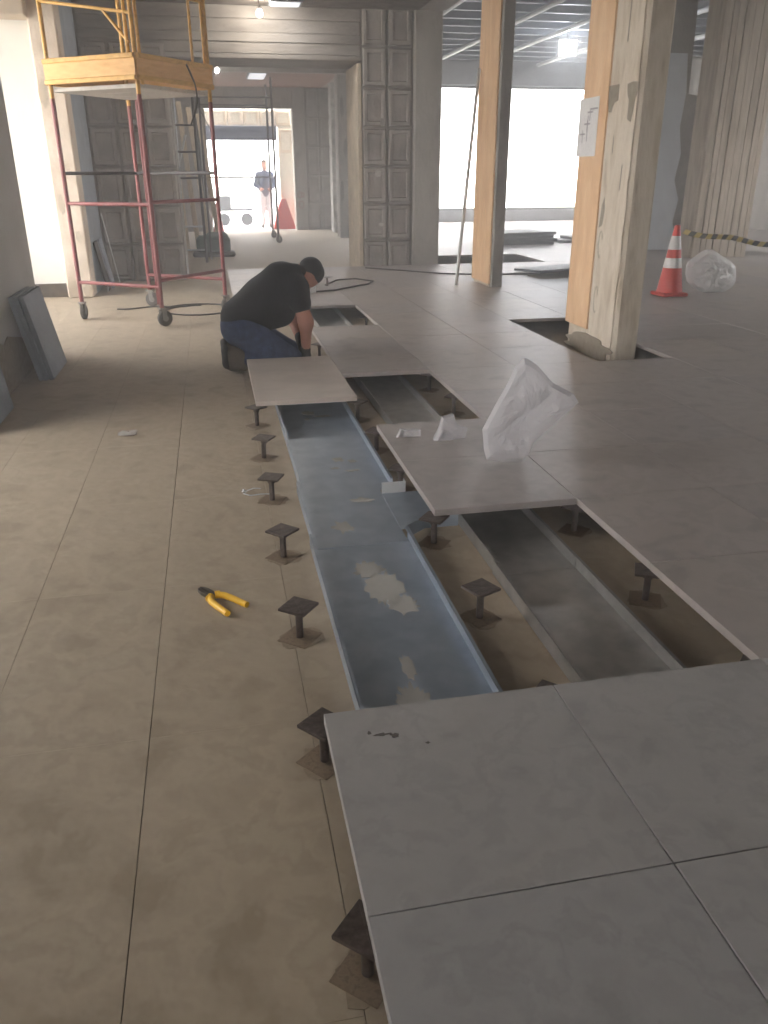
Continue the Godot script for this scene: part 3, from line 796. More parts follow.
# ---------------------------------------------------------------- scaffolds
func caster(parent: Node, at: Vector3, turn: float) -> void:
	var b := MB.new()
	var bs := Basis(Vector3.UP, turn)
	b.cbox(at + Vector3(0, 0.17, 0), Vector3(0.07, 0.012, 0.07), 0.003, bs)
	for s in [-1, 1]:
		b.cbox(at + bs * Vector3(0.012, 0.12, s * 0.026), Vector3(0.045, 0.11, 0.005), 0.001, bs)
	b.tube([at + bs * Vector3(0, 0.17, 0), at + bs * Vector3(0, 0.28, 0)], 0.017)
	var k := part("caster", b, M.wheel_hub, parent)
	var w := MB.new()
	var xf := Transform3D(bs * Basis(Vector3.RIGHT, PI / 2), at + bs * Vector3(0.02, 0.075, 0))
	w.lathe([Vector2(0.02, -0.02), Vector2(0.065, -0.02), Vector2(0.075, -0.012), Vector2(0.075, 0.012), Vector2(0.065, 0.02), Vector2(0.02, 0.02)], 20, xf)
	part("wheel", w, M.rubber, k)
	w = MB.new()
	w.lathe([Vector2(0.0, -0.022), Vector2(0.03, -0.022), Vector2(0.03, 0.022), Vector2(0.0, 0.022)], 12, xf)
	part("hub", w, M.wheel_hub, k)

func bar(parent: Node, called: String, a: Vector3, b: Vector3, r: float, m: Material) -> MeshInstance3D:
	var t := MB.new()
	t.tube([a, b], r, -1, 10)
	return part(called, t, m, parent)

func build_scaffold() -> void:
	var o := Vector3(-0.70, SL, -7.20)
	var s := thing("scaffold_tower", "red rolling scaffold tower with yellow platform toe boards and casters", "scaffold", o)
	var L := Vector3(-0.82, 0, -0.60)      # near corner to left corner
	var R := Vector3(0.62, 0, -0.78)       # near corner to right corner
	var P := [Vector3.ZERO, L, L + R, R]   # near, left, far, right
	var top := 2.1
	for i in 4:
		bar(s, "post", P[i] + Vector3(0, 0.17, 0), P[i] + Vector3(0, 2.02, 0), 0.021, M.red_tube)
		caster(s, P[i], [0.5, 1.4, -0.3, 0.6][i])
	for q in [[0, 1, 1.11], [0, 1, 0.37], [0, 3, 1.13], [0, 3, 0.43], [2, 3, 1.38], [1, 2, 1.38], [2, 3, 0.34]]:
		bar(s, "rail", P[q[0]] + Vector3(0, q[2], 0), P[q[1]] + Vector3(0, q[2], 0), 0.017, M.red_tube if q[2] < 1.2 else M.dark_tube)  # upper back rails in dark tube: their backlit shade is put into the colour
	# second tube of the near corner pair
	bar(s, "post", Vector3(-0.03, 0.2, -0.07), Vector3(-0.03, 1.98, -0.07), 0.016, M.red_tube)
	# platform
	var ux := L.normalized()
	var uz := R.normalized()
	for i in 3:
		var b := MB.new()
		var c := L * 0.5 + R * ((i + 0.5) / 3.0) + Vector3(0, 2.09, 0)
		b.cbox(c, Vector3(1.0, 0.035, 0.31), 0.004, Basis(ux, Vector3.UP, ux.cross(Vector3.UP)))
		part("deck_plank", b, M.plank, s)
	for q in [[0, 1, M.toe_board, -1.0], [0, 3, M.toe_board, 1.0], [1, 2, M.toe_board, 1.0], [2, 3, M.toe_board, 1.0]]:
		var a: Vector3 = P[q[0]]
		var e: Vector3 = P[q[1]]
		var d := (e - a).normalized()
		var mid := (a + e) * 0.5
		var out := (mid - (L + R) * 0.5).normalized()
		var bs := Basis(d, Vector3.UP, d.cross(Vector3.UP))
		var b := MB.new()
		b.cbox(mid + out * 0.03 + Vector3(0, 2.235, 0), Vector3((e - a).length() + 0.04, 0.21, 0.012), 0.003, bs)
		var tb := part("toe_board", b, q[2], s)
		var lip := MB.new()
		lip.cbox(mid + out * 0.042 + Vector3(0, 2.32, 0), Vector3((e - a).length() + 0.04, 0.04, 0.02), 0.006, bs)
		lip.cbox(mid + out * 0.042 + Vector3(0, 2.15, 0), Vector3((e - a).length() + 0.04, 0.04, 0.02), 0.006, bs)
		part("rolled_lip", lip, M.yellow_paint, tb)
	# yellow guard rail frames
	var gy := 2.02
	for i in 4:
		bar(s, "guard_post", P[i] + Vector3(0, gy, 0), P[i] + Vector3(0, 3.1, 0), 0.02, M.yellow_paint)
	bar(s, "guard_post", P[0] + ux * 0.07 + Vector3(0, 2.3, 0), P[0] + ux * 0.07 + Vector3(0, 3.1, 0), 0.016, M.yellow_paint)
	bar(s, "guard_post", P[0] + uz * 0.06 + Vector3(0, 2.1, 0), P[0] + uz * 0.06 + Vector3(0, 3.1, 0), 0.016, M.yellow_paint)
	bar(s, "guard_rail", P[0] + Vector3(0, 2.64, 0), P[1] + Vector3(0, 2.8, 0), 0.014, M.yellow_paint)
	bar(s, "guard_brace", P[0] + ux * 0.05 + Vector3(0, 2.42, 0), P[0] + ux * 0.3 + Vector3(0, 2.68, 0), 0.013, M.yellow_paint)
	var g0: Vector3 = P[3] - uz * 0.04
	var g1: Vector3 = P[3] - uz * 0.22
	for g in [g0, g1]:
		bar(s, "guard_post", g + Vector3(0, 2.2, 0), g + Vector3(0, 2.86, 0), 0.014, M.yellow_paint)
	bar(s, "guard_rail", g0 + Vector3(0, 2.86, 0), g1 + Vector3(0, 2.86, 0), 0.014, M.yellow_paint)
	var rope := MB.new()
	var pts := []
	for i in 9:
		var f := i / 8.0
		pts.append(R * 0.62 + uz.cross(Vector3.UP).normalized() * (-0.05 if uz.cross(Vector3.UP).dot(L) > 0 else 0.05) * 1.0 + Vector3(0, 2.31 - 0.5 * f, 0) + uz * 0.12 * sin(f * PI))
	rope.tube(pts, 0.008, -1, 6)
	part("hanging_rope", rope, M.cable, s)
	# frame with ladder rungs behind
	var fr := thing("ladder_scaffold", "grey ladder-like scaffold frame in front of stacked timber", "scaffold", Vector3(-0.50, SL, -13.4))
	bar(fr, "post", Vector3(-0.23, 0, 0), Vector3(-0.3, 2.55, -0.1), 0.022, M.alu)
	bar(fr, "post", Vector3(0.22, 0, 0), Vector3(0.2, 3.1, -0.1), 0.024, M.dark_tube)
	bar(fr, "post", Vector3(-0.14, 0, -0.5), Vector3(-0.1, 2.55, -0.6), 0.02, M.alu)
	bar(fr, "post", Vector3(0.3, 0, -0.5), Vector3(0.3, 3.1, -0.6), 0.02, M.dark_tube)
	for y in [0.2, 0.57, 1.31, 1.7, 2.09]:
		bar(fr, "rung", Vector3(-0.23 - y * 0.028, y, -0.04 * y), Vector3(0.21, y, -0.04 * y), 0.016, M.alu if y < 1.0 else M.dark_tube)
	bar(fr, "brace", Vector3(-0.12, 1.45, -0.1), Vector3(0.05, 1.95, -0.1), 0.02, M.rod_white)
	# timbers leaning behind the frame
	var lab := ["long pale timber leaning at the hall wall, outermost of the bundle", "long pale timber leaning second in the bundle behind the scaffold frame", "long timber leaning in the middle of the bundle behind the scaffold frame", "long timber leaning next to the doorway light behind the scaffold frame"]
	for i in 4:
		var b := MB.new()
		var a := Vector3(-0.62 + i * 0.2, SL + 0.02, -15.2 - 0.05 * i)
		var e := Vector3(-0.75 + i * 0.17, 2.55 - 0.1 * i, -15.9)
		var d := (e - a).normalized()
		b.cbox((a + e) * 0.5, Vector3(0.09, (e - a).length(), 0.05), 0.005, Basis(d.cross(Vector3.BACK).normalized(), d, d.cross(Vector3.BACK).normalized().cross(d)))
		solo("timber", b, M.timber, lab[i], "timber", "timbers behind the scaffold frame")
	var tp := MB.new()
	tp.cbox(Vector3(-0.15, SL + 0.2, -14.6), Vector3(0.6, 0.3, 0.4), 0.06)
	tp.cbox(Vector3(-0.08, SL + 0.33, -14.55), Vector3(0.4, 0.16, 0.3), 0.06)
	var tr := thing("tarp_bundle", "dark green bundle of tarpaulin on the floor behind the scaffold frame", "bundle", Vector3.ZERO)
	part("folded_sheet", tp, M.green_tarp, tr)
	var tl := MB.new()
	tl.cbox(Vector3(-0.15, SL + 0.04, -14.55), Vector3(0.75, 0.08, 0.5), 0.03)
	part("bottom_sheet", tl, M.rubber, tr)
	# second tower in the hall
	var t2 := thing("scaffold_tower", "thin dark scaffold tower standing before the bright doorway", "scaffold", Vector3(1.23, SL, -17.25))
	var Q := [Vector3.ZERO, Vector3(-1.5, 0, -0.1), Vector3(-1.5, 0, -1.5), Vector3(0, 0, -1.5)]
	for i in 4:
		bar(t2, "post", Q[i] + Vector3(0, 0.14, 0), Q[i] + Vector3(0, 3.15, 0), 0.024, M.dark_tube)
		caster(t2, Q[i], 0.6)
	for q in [[0, 1, 2.79], [0, 1, 2.6], [3, 2, 1.3], [0, 3, 1.3], [2, 3, 2.75]]:
		bar(t2, "rail", Q[q[0]] + Vector3(0, q[2], 0), Q[q[1]] + Vector3(0, q[2], 0), 0.018, M.dark_tube)
	bar(t2, "brace", Q[1] + Vector3(0, 2.7, 0), Q[1] + Vector3(0.35, 2.0, 0), 0.012, M.dark_tube)

# ---------------------------------------------------------------- people
func field_mesh(bones: Array, cell: float, k: float) -> ArrayMesh:
	# bones: [a, b, ra, rb]; smooth union of tapered capsules, meshed as surface nets
	var lo := Vector3.INF
	var hi := -Vector3.INF
	for bn in bones:
		var r := Vector3.ONE * (maxf(bn[2], bn[3]) + cell * 4.0)
		lo = lo.min(bn[0] - r).min(bn[1] - r)
		hi = hi.max(bn[0] + r).max(bn[1] + r)
	var nx := int((hi.x - lo.x) / cell) + 2
	var ny := int((hi.y - lo.y) / cell) + 2
	var nz := int((hi.z - lo.z) / cell) + 2
	var f := PackedFloat32Array()
	f.resize(nx * ny * nz)
	for bn in bones:
		var a: Vector3 = bn[0]
		var ab: Vector3 = bn[1] - a
		var ll := maxf(ab.length_squared(), 1e-8)
		var ra: float = bn[2]
		var rb: float = bn[3]
		var rr := Vector3.ONE * (maxf(ra, rb) + 0.06)
		var l0 := ((a.min(bn[1]) - rr - lo) / cell).max(Vector3.ZERO)
		var l1 := (a.max(bn[1]) + rr - lo) / cell
		for z in range(int(l0.z), mini(nz, int(l1.z) + 1)):
			for y in range(int(l0.y), mini(ny, int(l1.y) + 1)):
				var row := (z * ny + y) * nx
				for x in range(int(l0.x), mini(nx, int(l1.x) + 1)):
					var p := lo + Vector3(x, y, z) * cell - a
					var t := clampf(p.dot(ab) / ll, 0.0, 1.0)
					var d := (p - ab * t).length() - lerpf(ra, rb, t)
					f[row + x] += exp(-d * k)
	for i in f.size():
		f[i] = -log(maxf(f[i], 1e-9)) / k
	var vid := {}
	var vs := PackedVector3Array()
	var ns := PackedVector3Array()
	var idx := PackedInt32Array()
	var sy := nx
	var sz := nx * ny
	var off := [0, 1, sy, sy + 1, sz, sz + 1, sz + sy, sz + sy + 1]
	var ed := [[0, 1], [2, 3], [4, 5], [6, 7], [0, 2], [1, 3], [4, 6], [5, 7], [0, 4], [1, 5], [2, 6], [3, 7]]
	for z in nz - 1:
		for y in ny - 1:
			var row := (z * ny + y) * nx
			for x in nx - 1:
				var b := row + x
				var m := 0
				for i in 8:
					if f[b + off[i]] < 0.0: m |= 1 << i
				if m == 0 or m == 255: continue
				var c := Vector3.ZERO
				var n := 0
				for e in ed:
					var i0: int = e[0]
					var i1: int = e[1]
					if ((m >> i0) & 1) != ((m >> i1) & 1):
						var f0 := f[b + off[i0]]
						var f1 := f[b + off[i1]]
						var t := f0 / (f0 - f1)
						var p0 := Vector3(i0 & 1, (i0 >> 1) & 1, i0 >> 2)
						var p1 := Vector3(i1 & 1, (i1 >> 1) & 1, i1 >> 2)
						c += p0.lerp(p1, t)
						n += 1
				c /= n
				vid[b] = vs.size()
				vs.append(lo + (Vector3(x, y, z) + c) * cell)
				var g := Vector3(f[b + 1] + f[b + sy + 1] + f[b + sz + 1] + f[b + sy + sz + 1] - f[b] - f[b + sy] - f[b + sz] - f[b + sy + sz], f[b + sy] + f[b + sy + 1] + f[b + sy + sz] + f[b + sy + sz + 1] - f[b] - f[b + 1] - f[b + sz] - f[b + sz + 1], f[b + sz] + f[b + sz + 1] + f[b + sz + sy] + f[b + sz + sy + 1] - f[b] - f[b + 1] - f[b + sy] - f[b + sy + 1])
				ns.append(g.normalized())
	var step := [1, sy, sz]
	for b in vid.keys():
		for ax in 3:
			var q: int = step[ax]
			var u: int = step[(ax + 1) % 3]
			var w: int = step[(ax + 2) % 3]
			var s0 := f[b] < 0.0
			var s1 := f[b + q] < 0.0
			if s0 == s1: continue
			if not (vid.has(b - u) and vid.has(b - w) and vid.has(b - u - w)): continue
			var A: int = vid[b - u - w]
			var B: int = vid[b - w]
			var C: int = vid[b]
			var D: int = vid[b - u]
			if s0: idx.append_array(PackedInt32Array([A, C, B, A, D, C]))
			else: idx.append_array(PackedInt32Array([A, B, C, A, C, D]))
	var arr := []
	arr.resize(Mesh.ARRAY_MAX)
	arr[Mesh.ARRAY_VERTEX] = vs
	arr[Mesh.ARRAY_NORMAL] = ns
	arr[Mesh.ARRAY_INDEX] = idx
	var am := ArrayMesh.new()
	am.add_surface_from_arrays(Mesh.PRIMITIVE_TRIANGLES, arr)
	return am

func hand_bones(wr: Vector3, fw: Vector3, side: Vector3, s: float) -> Array:
	# wrist, pointing direction, direction towards the thumb; curled fingers
	var dn := fw.cross(side).normalized()
	var out := [[wr, wr + fw * 0.05 * s, 0.026 * s, 0.03 * s], [wr + fw * 0.05 * s - side * 0.02 * s, wr + fw * 0.08 * s - side * 0.022 * s, 0.02 * s, 0.018 * s], [wr + fw * 0.05 * s + side * 0.02 * s, wr + fw * 0.08 * s + side * 0.022 * s, 0.02 * s, 0.018 * s]]
	var ln := [0.062, 0.072, 0.068, 0.052]
	for i in 4:
		var b := wr + fw * 0.085 * s + side * (0.033 - 0.022 * i) * s
		var m: Vector3 = b + (fw * 0.8 + dn * 0.45).normalized() * ln[i] * 0.5 * s
		var e: Vector3 = m + (fw * 0.25 + dn * 0.95).normalized() * ln[i] * 0.6 * s
		out.append([b, m, 0.0105 * s, 0.0095 * s])
		out.append([m, e, 0.0095 * s, 0.008 * s])
	var t0 := wr + fw * 0.03 * s + side * 0.025 * s
	var t1 := t0 + (fw * 0.5 + side * 0.7 + dn * 0.3).normalized() * 0.04 * s
	out.append([t0, t1, 0.014 * s, 0.011 * s])
	out.append([t1, t1 + (fw * 0.8 + dn * 0.5).normalized() * 0.032 * s, 0.011 * s, 0.009 * s])
	return out

func build_worker() -> void:
	var o := Vector3(0.0, SL, -5.2)
	var w := thing("person", "kneeling worker in black shirt and blue jeans bending over the floor opening", "person", o)
	# joints, local to the slab below the pelvis: x forward, +z is the side towards the open slab
	var pel := Vector3(0.0, 0.33, 0)
	var spine := Vector3(0.165, 0.505, 0)
	var chest := Vector3(0.315, 0.615, 0)
	var neck := Vector3(0.43, 0.665, 0.0)
	var head := Vector3(0.495, 0.66, 0.0)
	var shN := Vector3(0.40, 0.60, 0.185)
	var shF := Vector3(0.40, 0.60, -0.185)
	var elN := Vector3(0.455, 0.36, 0.225)
	var wrN := Vector3(0.455, 0.155, 0.16)
	var elF := Vector3(0.40, 0.32, -0.2)
	var wrF := Vector3(0.44, 0.165, -0.06)
	var hipN := Vector3(0.02, 0.29, 0.11)
	var hipF := Vector3(0.02, 0.29, -0.11)
	var knN := Vector3(0.34, 0.075, 0.14)
	var knF := Vector3(0.36, 0.075, -0.14)
	var anN := Vector3(-0.045, 0.095, 0.14)
	var anF := Vector3(-0.045, 0.095, -0.12)
	var body := [[pel, spine, 0.13, 0.13], [spine, chest, 0.13, 0.13], [chest, neck, 0.12, 0.06], [neck, head, 0.055, 0.06],
		[shN, shF, 0.06, 0.06], [shN, elN, 0.058, 0.05], [elN, wrN, 0.05, 0.034], [shF, elF, 0.052, 0.043], [elF, wrF, 0.043, 0.03],
		[hipN, knN, 0.085, 0.06], [hipF, knF, 0.085, 0.06], [knN, anN, 0.055, 0.04], [knF, anF, 0.055, 0.04]]
	# head: skull, jaw, nose, ears, face turned down towards the hands
	var fdir := Vector3(0.30, -0.72, -0.6258)
	var updir := Vector3(0.86, 0.50, -0.163).normalized()
	var hc := head + updir * 0.04
	body.append_array([[hc - fdir * 0.025, hc + fdir * 0.01, 0.088, 0.082], [hc + fdir * 0.035 - updir * 0.055, hc + fdir * 0.06 - updir * 0.075, 0.052, 0.035],
		[hc + fdir * 0.092 - updir * 0.012, hc + fdir * 0.105 - updir * 0.03, 0.01, 0.014], [hc + Vector3(0, 0, 0.083) - updir * 0.015, hc + Vector3(0, 0, 0.092) - updir * 0.04, 0.014, 0.01], [hc - Vector3(0, 0, 0.083) - updir * 0.015, hc - Vector3(0, 0, 0.092) - updir * 0.04, 0.014, 0.01]])
	part("body", field_mesh(body, 0.012, 60.0), M.skin, w)
	var eyes := MB.new()
	for s in [-1, 1]:
		eyes.lathe([Vector2(0.0, -0.011), Vector2(0.008, -0.007), Vector2(0.011, 0.0), Vector2(0.008, 0.007), Vector2(0.0, 0.011)], 8, Transform3D(Basis.IDENTITY, hc + fdir * 0.083 + Vector3(0, 0, s * 0.03)))
	part("eyes", eyes, M.cap, w)
	# shirt
	var sh := [[pel + Vector3(-0.02, 0.045, 0.05), spine + Vector3(0, 0.0, 0.06), 0.135, 0.145], [pel + Vector3(-0.02, 0.045, -0.05), spine + Vector3(0, 0, -0.06), 0.135, 0.145],
		[spine + Vector3(0, 0, 0.06), chest + Vector3(0.0, 0, 0.06), 0.145, 0.15], [spine + Vector3(0, 0, -0.06), chest + Vector3(0, 0, -0.06), 0.145, 0.15], [chest, neck, 0.14, 0.085],
		[Vector3(0.1, 0.36, 0.04), Vector3(0.28, 0.42, 0.04), 0.1, 0.12], [shN, shF, 0.085, 0.085], [shN, shN.lerp(elN, 0.45), 0.084, 0.078], [shF, shF.lerp(elF, 0.5), 0.082, 0.076]]
	part("shirt", field_mesh(sh, 0.014, 55.0), M.shirt, w)
	var jn := [[pel + Vector3(-0.03, -0.02, 0.06), pel + Vector3(-0.03, -0.02, -0.06), 0.135, 0.135], [hipN, knN, 0.118, 0.083], [hipF, knF, 0.118, 0.083], [knN, anN + Vector3(0.06, 0, 0), 0.074, 0.062], [knF, anF + Vector3(0.06, 0, 0), 0.074, 0.062]]
	part("jeans", field_mesh(jn, 0.014, 55.0), M.jeans, w)
	var belt := MB.new()
	belt.cbox(Vector3(-0.125, 0.36, 0.0), Vector3(0.05, 0.07, 0.12), 0.02, Basis(Vector3.BACK, -0.6))
	for a in [[anN, 0.0], [anF, 0.02]]:
		var an: Vector3 = a[0]
		var bt := [[an + Vector3(0.05, 0.005, 0), an + Vector3(-0.03, 0.02, 0), 0.056, 0.054], [an + Vector3(-0.05, 0.045, 0), an + Vector3(-0.045, -0.035, 0), 0.052, 0.048], [an + Vector3(-0.05, -0.035, 0), an + Vector3(0.03, -0.055, 0), 0.046, 0.036]]
		var bo := part("boot", field_mesh(bt, 0.012, 70.0), M.boot, w)
		var sl := [[an + Vector3(-0.102, 0.085, 0), an + Vector3(-0.092, -0.03, 0), 0.022, 0.024], [an + Vector3(-0.092, -0.03, 0), an + Vector3(-0.05, -0.07, 0), 0.024, 0.02], [an + Vector3(-0.1, 0.07, 0.025), an + Vector3(-0.085, -0.04, 0.025), 0.02, 0.022], [an + Vector3(-0.1, 0.07, -0.025), an + Vector3(-0.085, -0.04, -0.025), 0.02, 0.022]]
		part("sole", field_mesh(sl, 0.01, 80.0), M.boot_sole, bo)
	for q in [[elN, wrN, Vector3(0, 0, -1)], [elF, wrF, Vector3(0, 0, 1)]]:
		var fw: Vector3 = (q[1] - q[0]).normalized()
		fw = (fw * 0.75 + Vector3(0.1, -0.5, 0)).normalized()
		var sd: Vector3 = (q[2] - fw * fw.dot(q[2])).normalized()
		var hb := hand_bones(q[1], fw, sd * 1.0, 1.08)
		hb.append([q[1] - fw * 0.04, q[1], 0.036, 0.033])
		part("glove", field_mesh(hb, 0.006, 160.0), M.glove, w)
	# cap worn backwards and short hair
	var cp := [[hc - fdir * 0.03 + updir * 0.012, hc + fdir * 0.005 + updir * 0.02, 0.095, 0.088]]
	var cap := part("cap", field_mesh(cp, 0.01, 80.0), M.cap, w)
	var br := MB.new()
	var arc := []
	for i in 11:
		var a := PI * (i / 10.0 - 0.5) * 1.1
		arc.append(hc + updir * 0.0 + fdir * (0.085 * cos(a) + 0.0) + Vector3(0, 0, 0.095 * sin(a)))
	br.tube(arc, 0.007, -1, 6)
	part("cap_band", br, M.cap_trim, cap)
	part("hair", field_mesh([[hc - fdir * 0.04 - updir * 0.04, hc - fdir * 0.02 - updir * 0.05, 0.072, 0.068]], 0.01, 80.0), M.hair, w)

func build_bystander() -> void:
	var w := thing("person", "person in navy jacket and light trousers standing outside the far doorway", "person", Vector3(1.36, SL, -22.75))
	var bd := [[Vector3(0, 0.9, 0), Vector3(0, 1.12, 0), 0.12, 0.12], [Vector3(0, 1.12, 0), Vector3(0, 1.32, 0), 0.12, 0.11], [Vector3(0, 1.4, 0), Vector3(0, 1.5, 0.01), 0.05, 0.05], [Vector3(0, 1.56, 0.02), Vector3(0, 1.62, 0.01), 0.075, 0.08], [Vector3(0, 1.56, 0.09), Vector3(0, 1.54, 0.1), 0.012, 0.012]]
	for s in [-1, 1]:
		bd.append_array([[Vector3(s * 0.16, 1.34, 0), Vector3(s * 0.24, 1.1, 0.02), 0.05, 0.042], [Vector3(s * 0.24, 1.1, 0.02), Vector3(s * 0.12, 0.98, 0.16), 0.042, 0.032], [Vector3(s * 0.12, 0.98, 0.16), Vector3(s * 0.07, 0.99, 0.2), 0.03, 0.024],
			[Vector3(s * 0.09, 0.88, 0), Vector3(s * 0.1, 0.47, 0.02), 0.085, 0.055], [Vector3(s * 0.1, 0.47, 0.02), Vector3(s * 0.11, 0.08, -0.02), 0.055, 0.04], [Vector3(s * 0.11, 0.04, -0.04), Vector3(s * 0.12, 0.035, 0.14), 0.04, 0.035]])
	part("body", field_mesh(bd, 0.02, 50.0), M.skin, w)
	var jk := [[Vector3(0, 0.92, 0), Vector3(0, 1.32, 0), 0.155, 0.145]]
	var tr := [[Vector3(-0.06, 0.9, 0), Vector3(0.06, 0.9, 0), 0.125, 0.125]]
	for s in [-1, 1]:
		jk.append_array([[Vector3(0, 1.34, 0), Vector3(s * 0.17, 1.35, 0), 0.08, 0.075], [Vector3(s * 0.17, 1.34, 0), Vector3(s * 0.25, 1.1, 0.02), 0.068, 0.058], [Vector3(s * 0.25, 1.1, 0.02), Vector3(s * 0.14, 0.99, 0.14), 0.055, 0.048]])
		tr.append_array([[Vector3(s * 0.09, 0.86, 0), Vector3(s * 0.1, 0.47, 0.02), 0.1, 0.075], [Vector3(s * 0.1, 0.47, 0.02), Vector3(s * 0.11, 0.1, -0.02), 0.075, 0.062]])
	part("jacket", field_mesh(jk, 0.02, 50.0), M.navy, w)
	part("trousers", field_mesh(tr, 0.02, 50.0), M.white_cloth, w)
	part("hair", field_mesh([[Vector3(0, 1.62, -0.02), Vector3(0, 1.65, 0.0), 0.085, 0.08]], 0.02, 60.0), M.hair, w)
	for s in [-1, 1]:
		part("shoe", field_mesh([[Vector3(s * 0.11, 0.045, -0.05), Vector3(s * 0.12, 0.04, 0.15), 0.048, 0.04]], 0.015, 60.0), M.rubber, w)

# ---------------------------------------------------------------- loose things
func pillow(outline: PackedVector2Array, bulge: float, sd: int, xf: Transform3D, crumple := 0.02) -> MB:
	# closed film bag: outline in xf's xy plane, two bulged sheets with creases
	var rng := RandomNumberGenerator.new()
	rng.seed = sd
	var nz := FastNoiseLite.new()
	nz.seed = sd
	nz.frequency = 6.0
	nz.fractal_octaves = 3
	nz.noise_type = FastNoiseLite.TYPE_CELLULAR
	nz.cellular_return_type = FastNoiseLite.RETURN_DISTANCE2_SUB
	var pts := PackedVector2Array()
	for i in outline.size():
		var a := outline[i]
		var b := outline[(i + 1) % outline.size()]
		var m := maxi(1, int(a.distance_to(b) / 0.025))
		for s in m: pts.append(a.lerp(b, float(s) / m))
	var cen := Vector2.ZERO
	for p in pts: cen += p
	cen /= pts.size()
	var b := MB.new()
	var rings := 10
	for side in [1.0, -1.0]:
		var grid := []
		for r in rings + 1:
			var t := float(r) / rings
			var row := []
			for i in pts.size():
				var p := cen.lerp(pts[i], t)
				var h: float = bulge * sqrt(maxf(0.0, 1.0 - t * t)) * side
				var cr := nz.get_noise_3d(p.x, p.y, side * 3.0) * crumple * (1.0 - t * t * 0.8)
				row.append(xf * Vector3(p.x, p.y, h + cr * 2.0))
			grid.append(row)
		for r in rings:
			for i in pts.size():
				var i2 := (i + 1) % pts.size()
				if side > 0: b.quad(grid[r][i], grid[r + 1][i], grid[r + 1][i2], grid[r][i2])
				else: b.quad(grid[r][i2], grid[r + 1][i2], grid[r + 1][i], grid[r][i])
	return b

func sampled_cone(parent: Node) -> void:
	var b := MB.new()
	b.cbox(Vector3(0, 0.02, 0), Vector3(0.29, 0.035, 0.29), 0.01)
	part("base", b, M.cone_red, parent)
	var H := 0.71
	var rad := func(y: float) -> float: return lerpf(0.135, 0.028, clampf((y - 0.04) / (H - 0.04), 0, 1))
	for q in [[0.04, 0.29, "body", M.cone_red, 0.0], [0.29, 0.39, "reflective_band", M.cone_white, 0.002], [0.39, 0.475, "body", M.cone_red, 0.0], [0.475, 0.61, "reflective_band", M.cone_white, 0.002], [0.61, 0.71, "tip", M.cone_red, 0.0]]:
		b = MB.new()
		var pr := [Vector2(rad.call(q[0]) + q[4], q[0]), Vector2(rad.call(q[1]) + q[4], q[1])]
		if q[2] == "tip":
			pr.append(Vector2(0.02, 0.715)); pr.append(Vector2(0.0, 0.715))
		b.lathe(pr, 28, Transform3D.IDENTITY)
		part(q[2], b, q[3], parent)

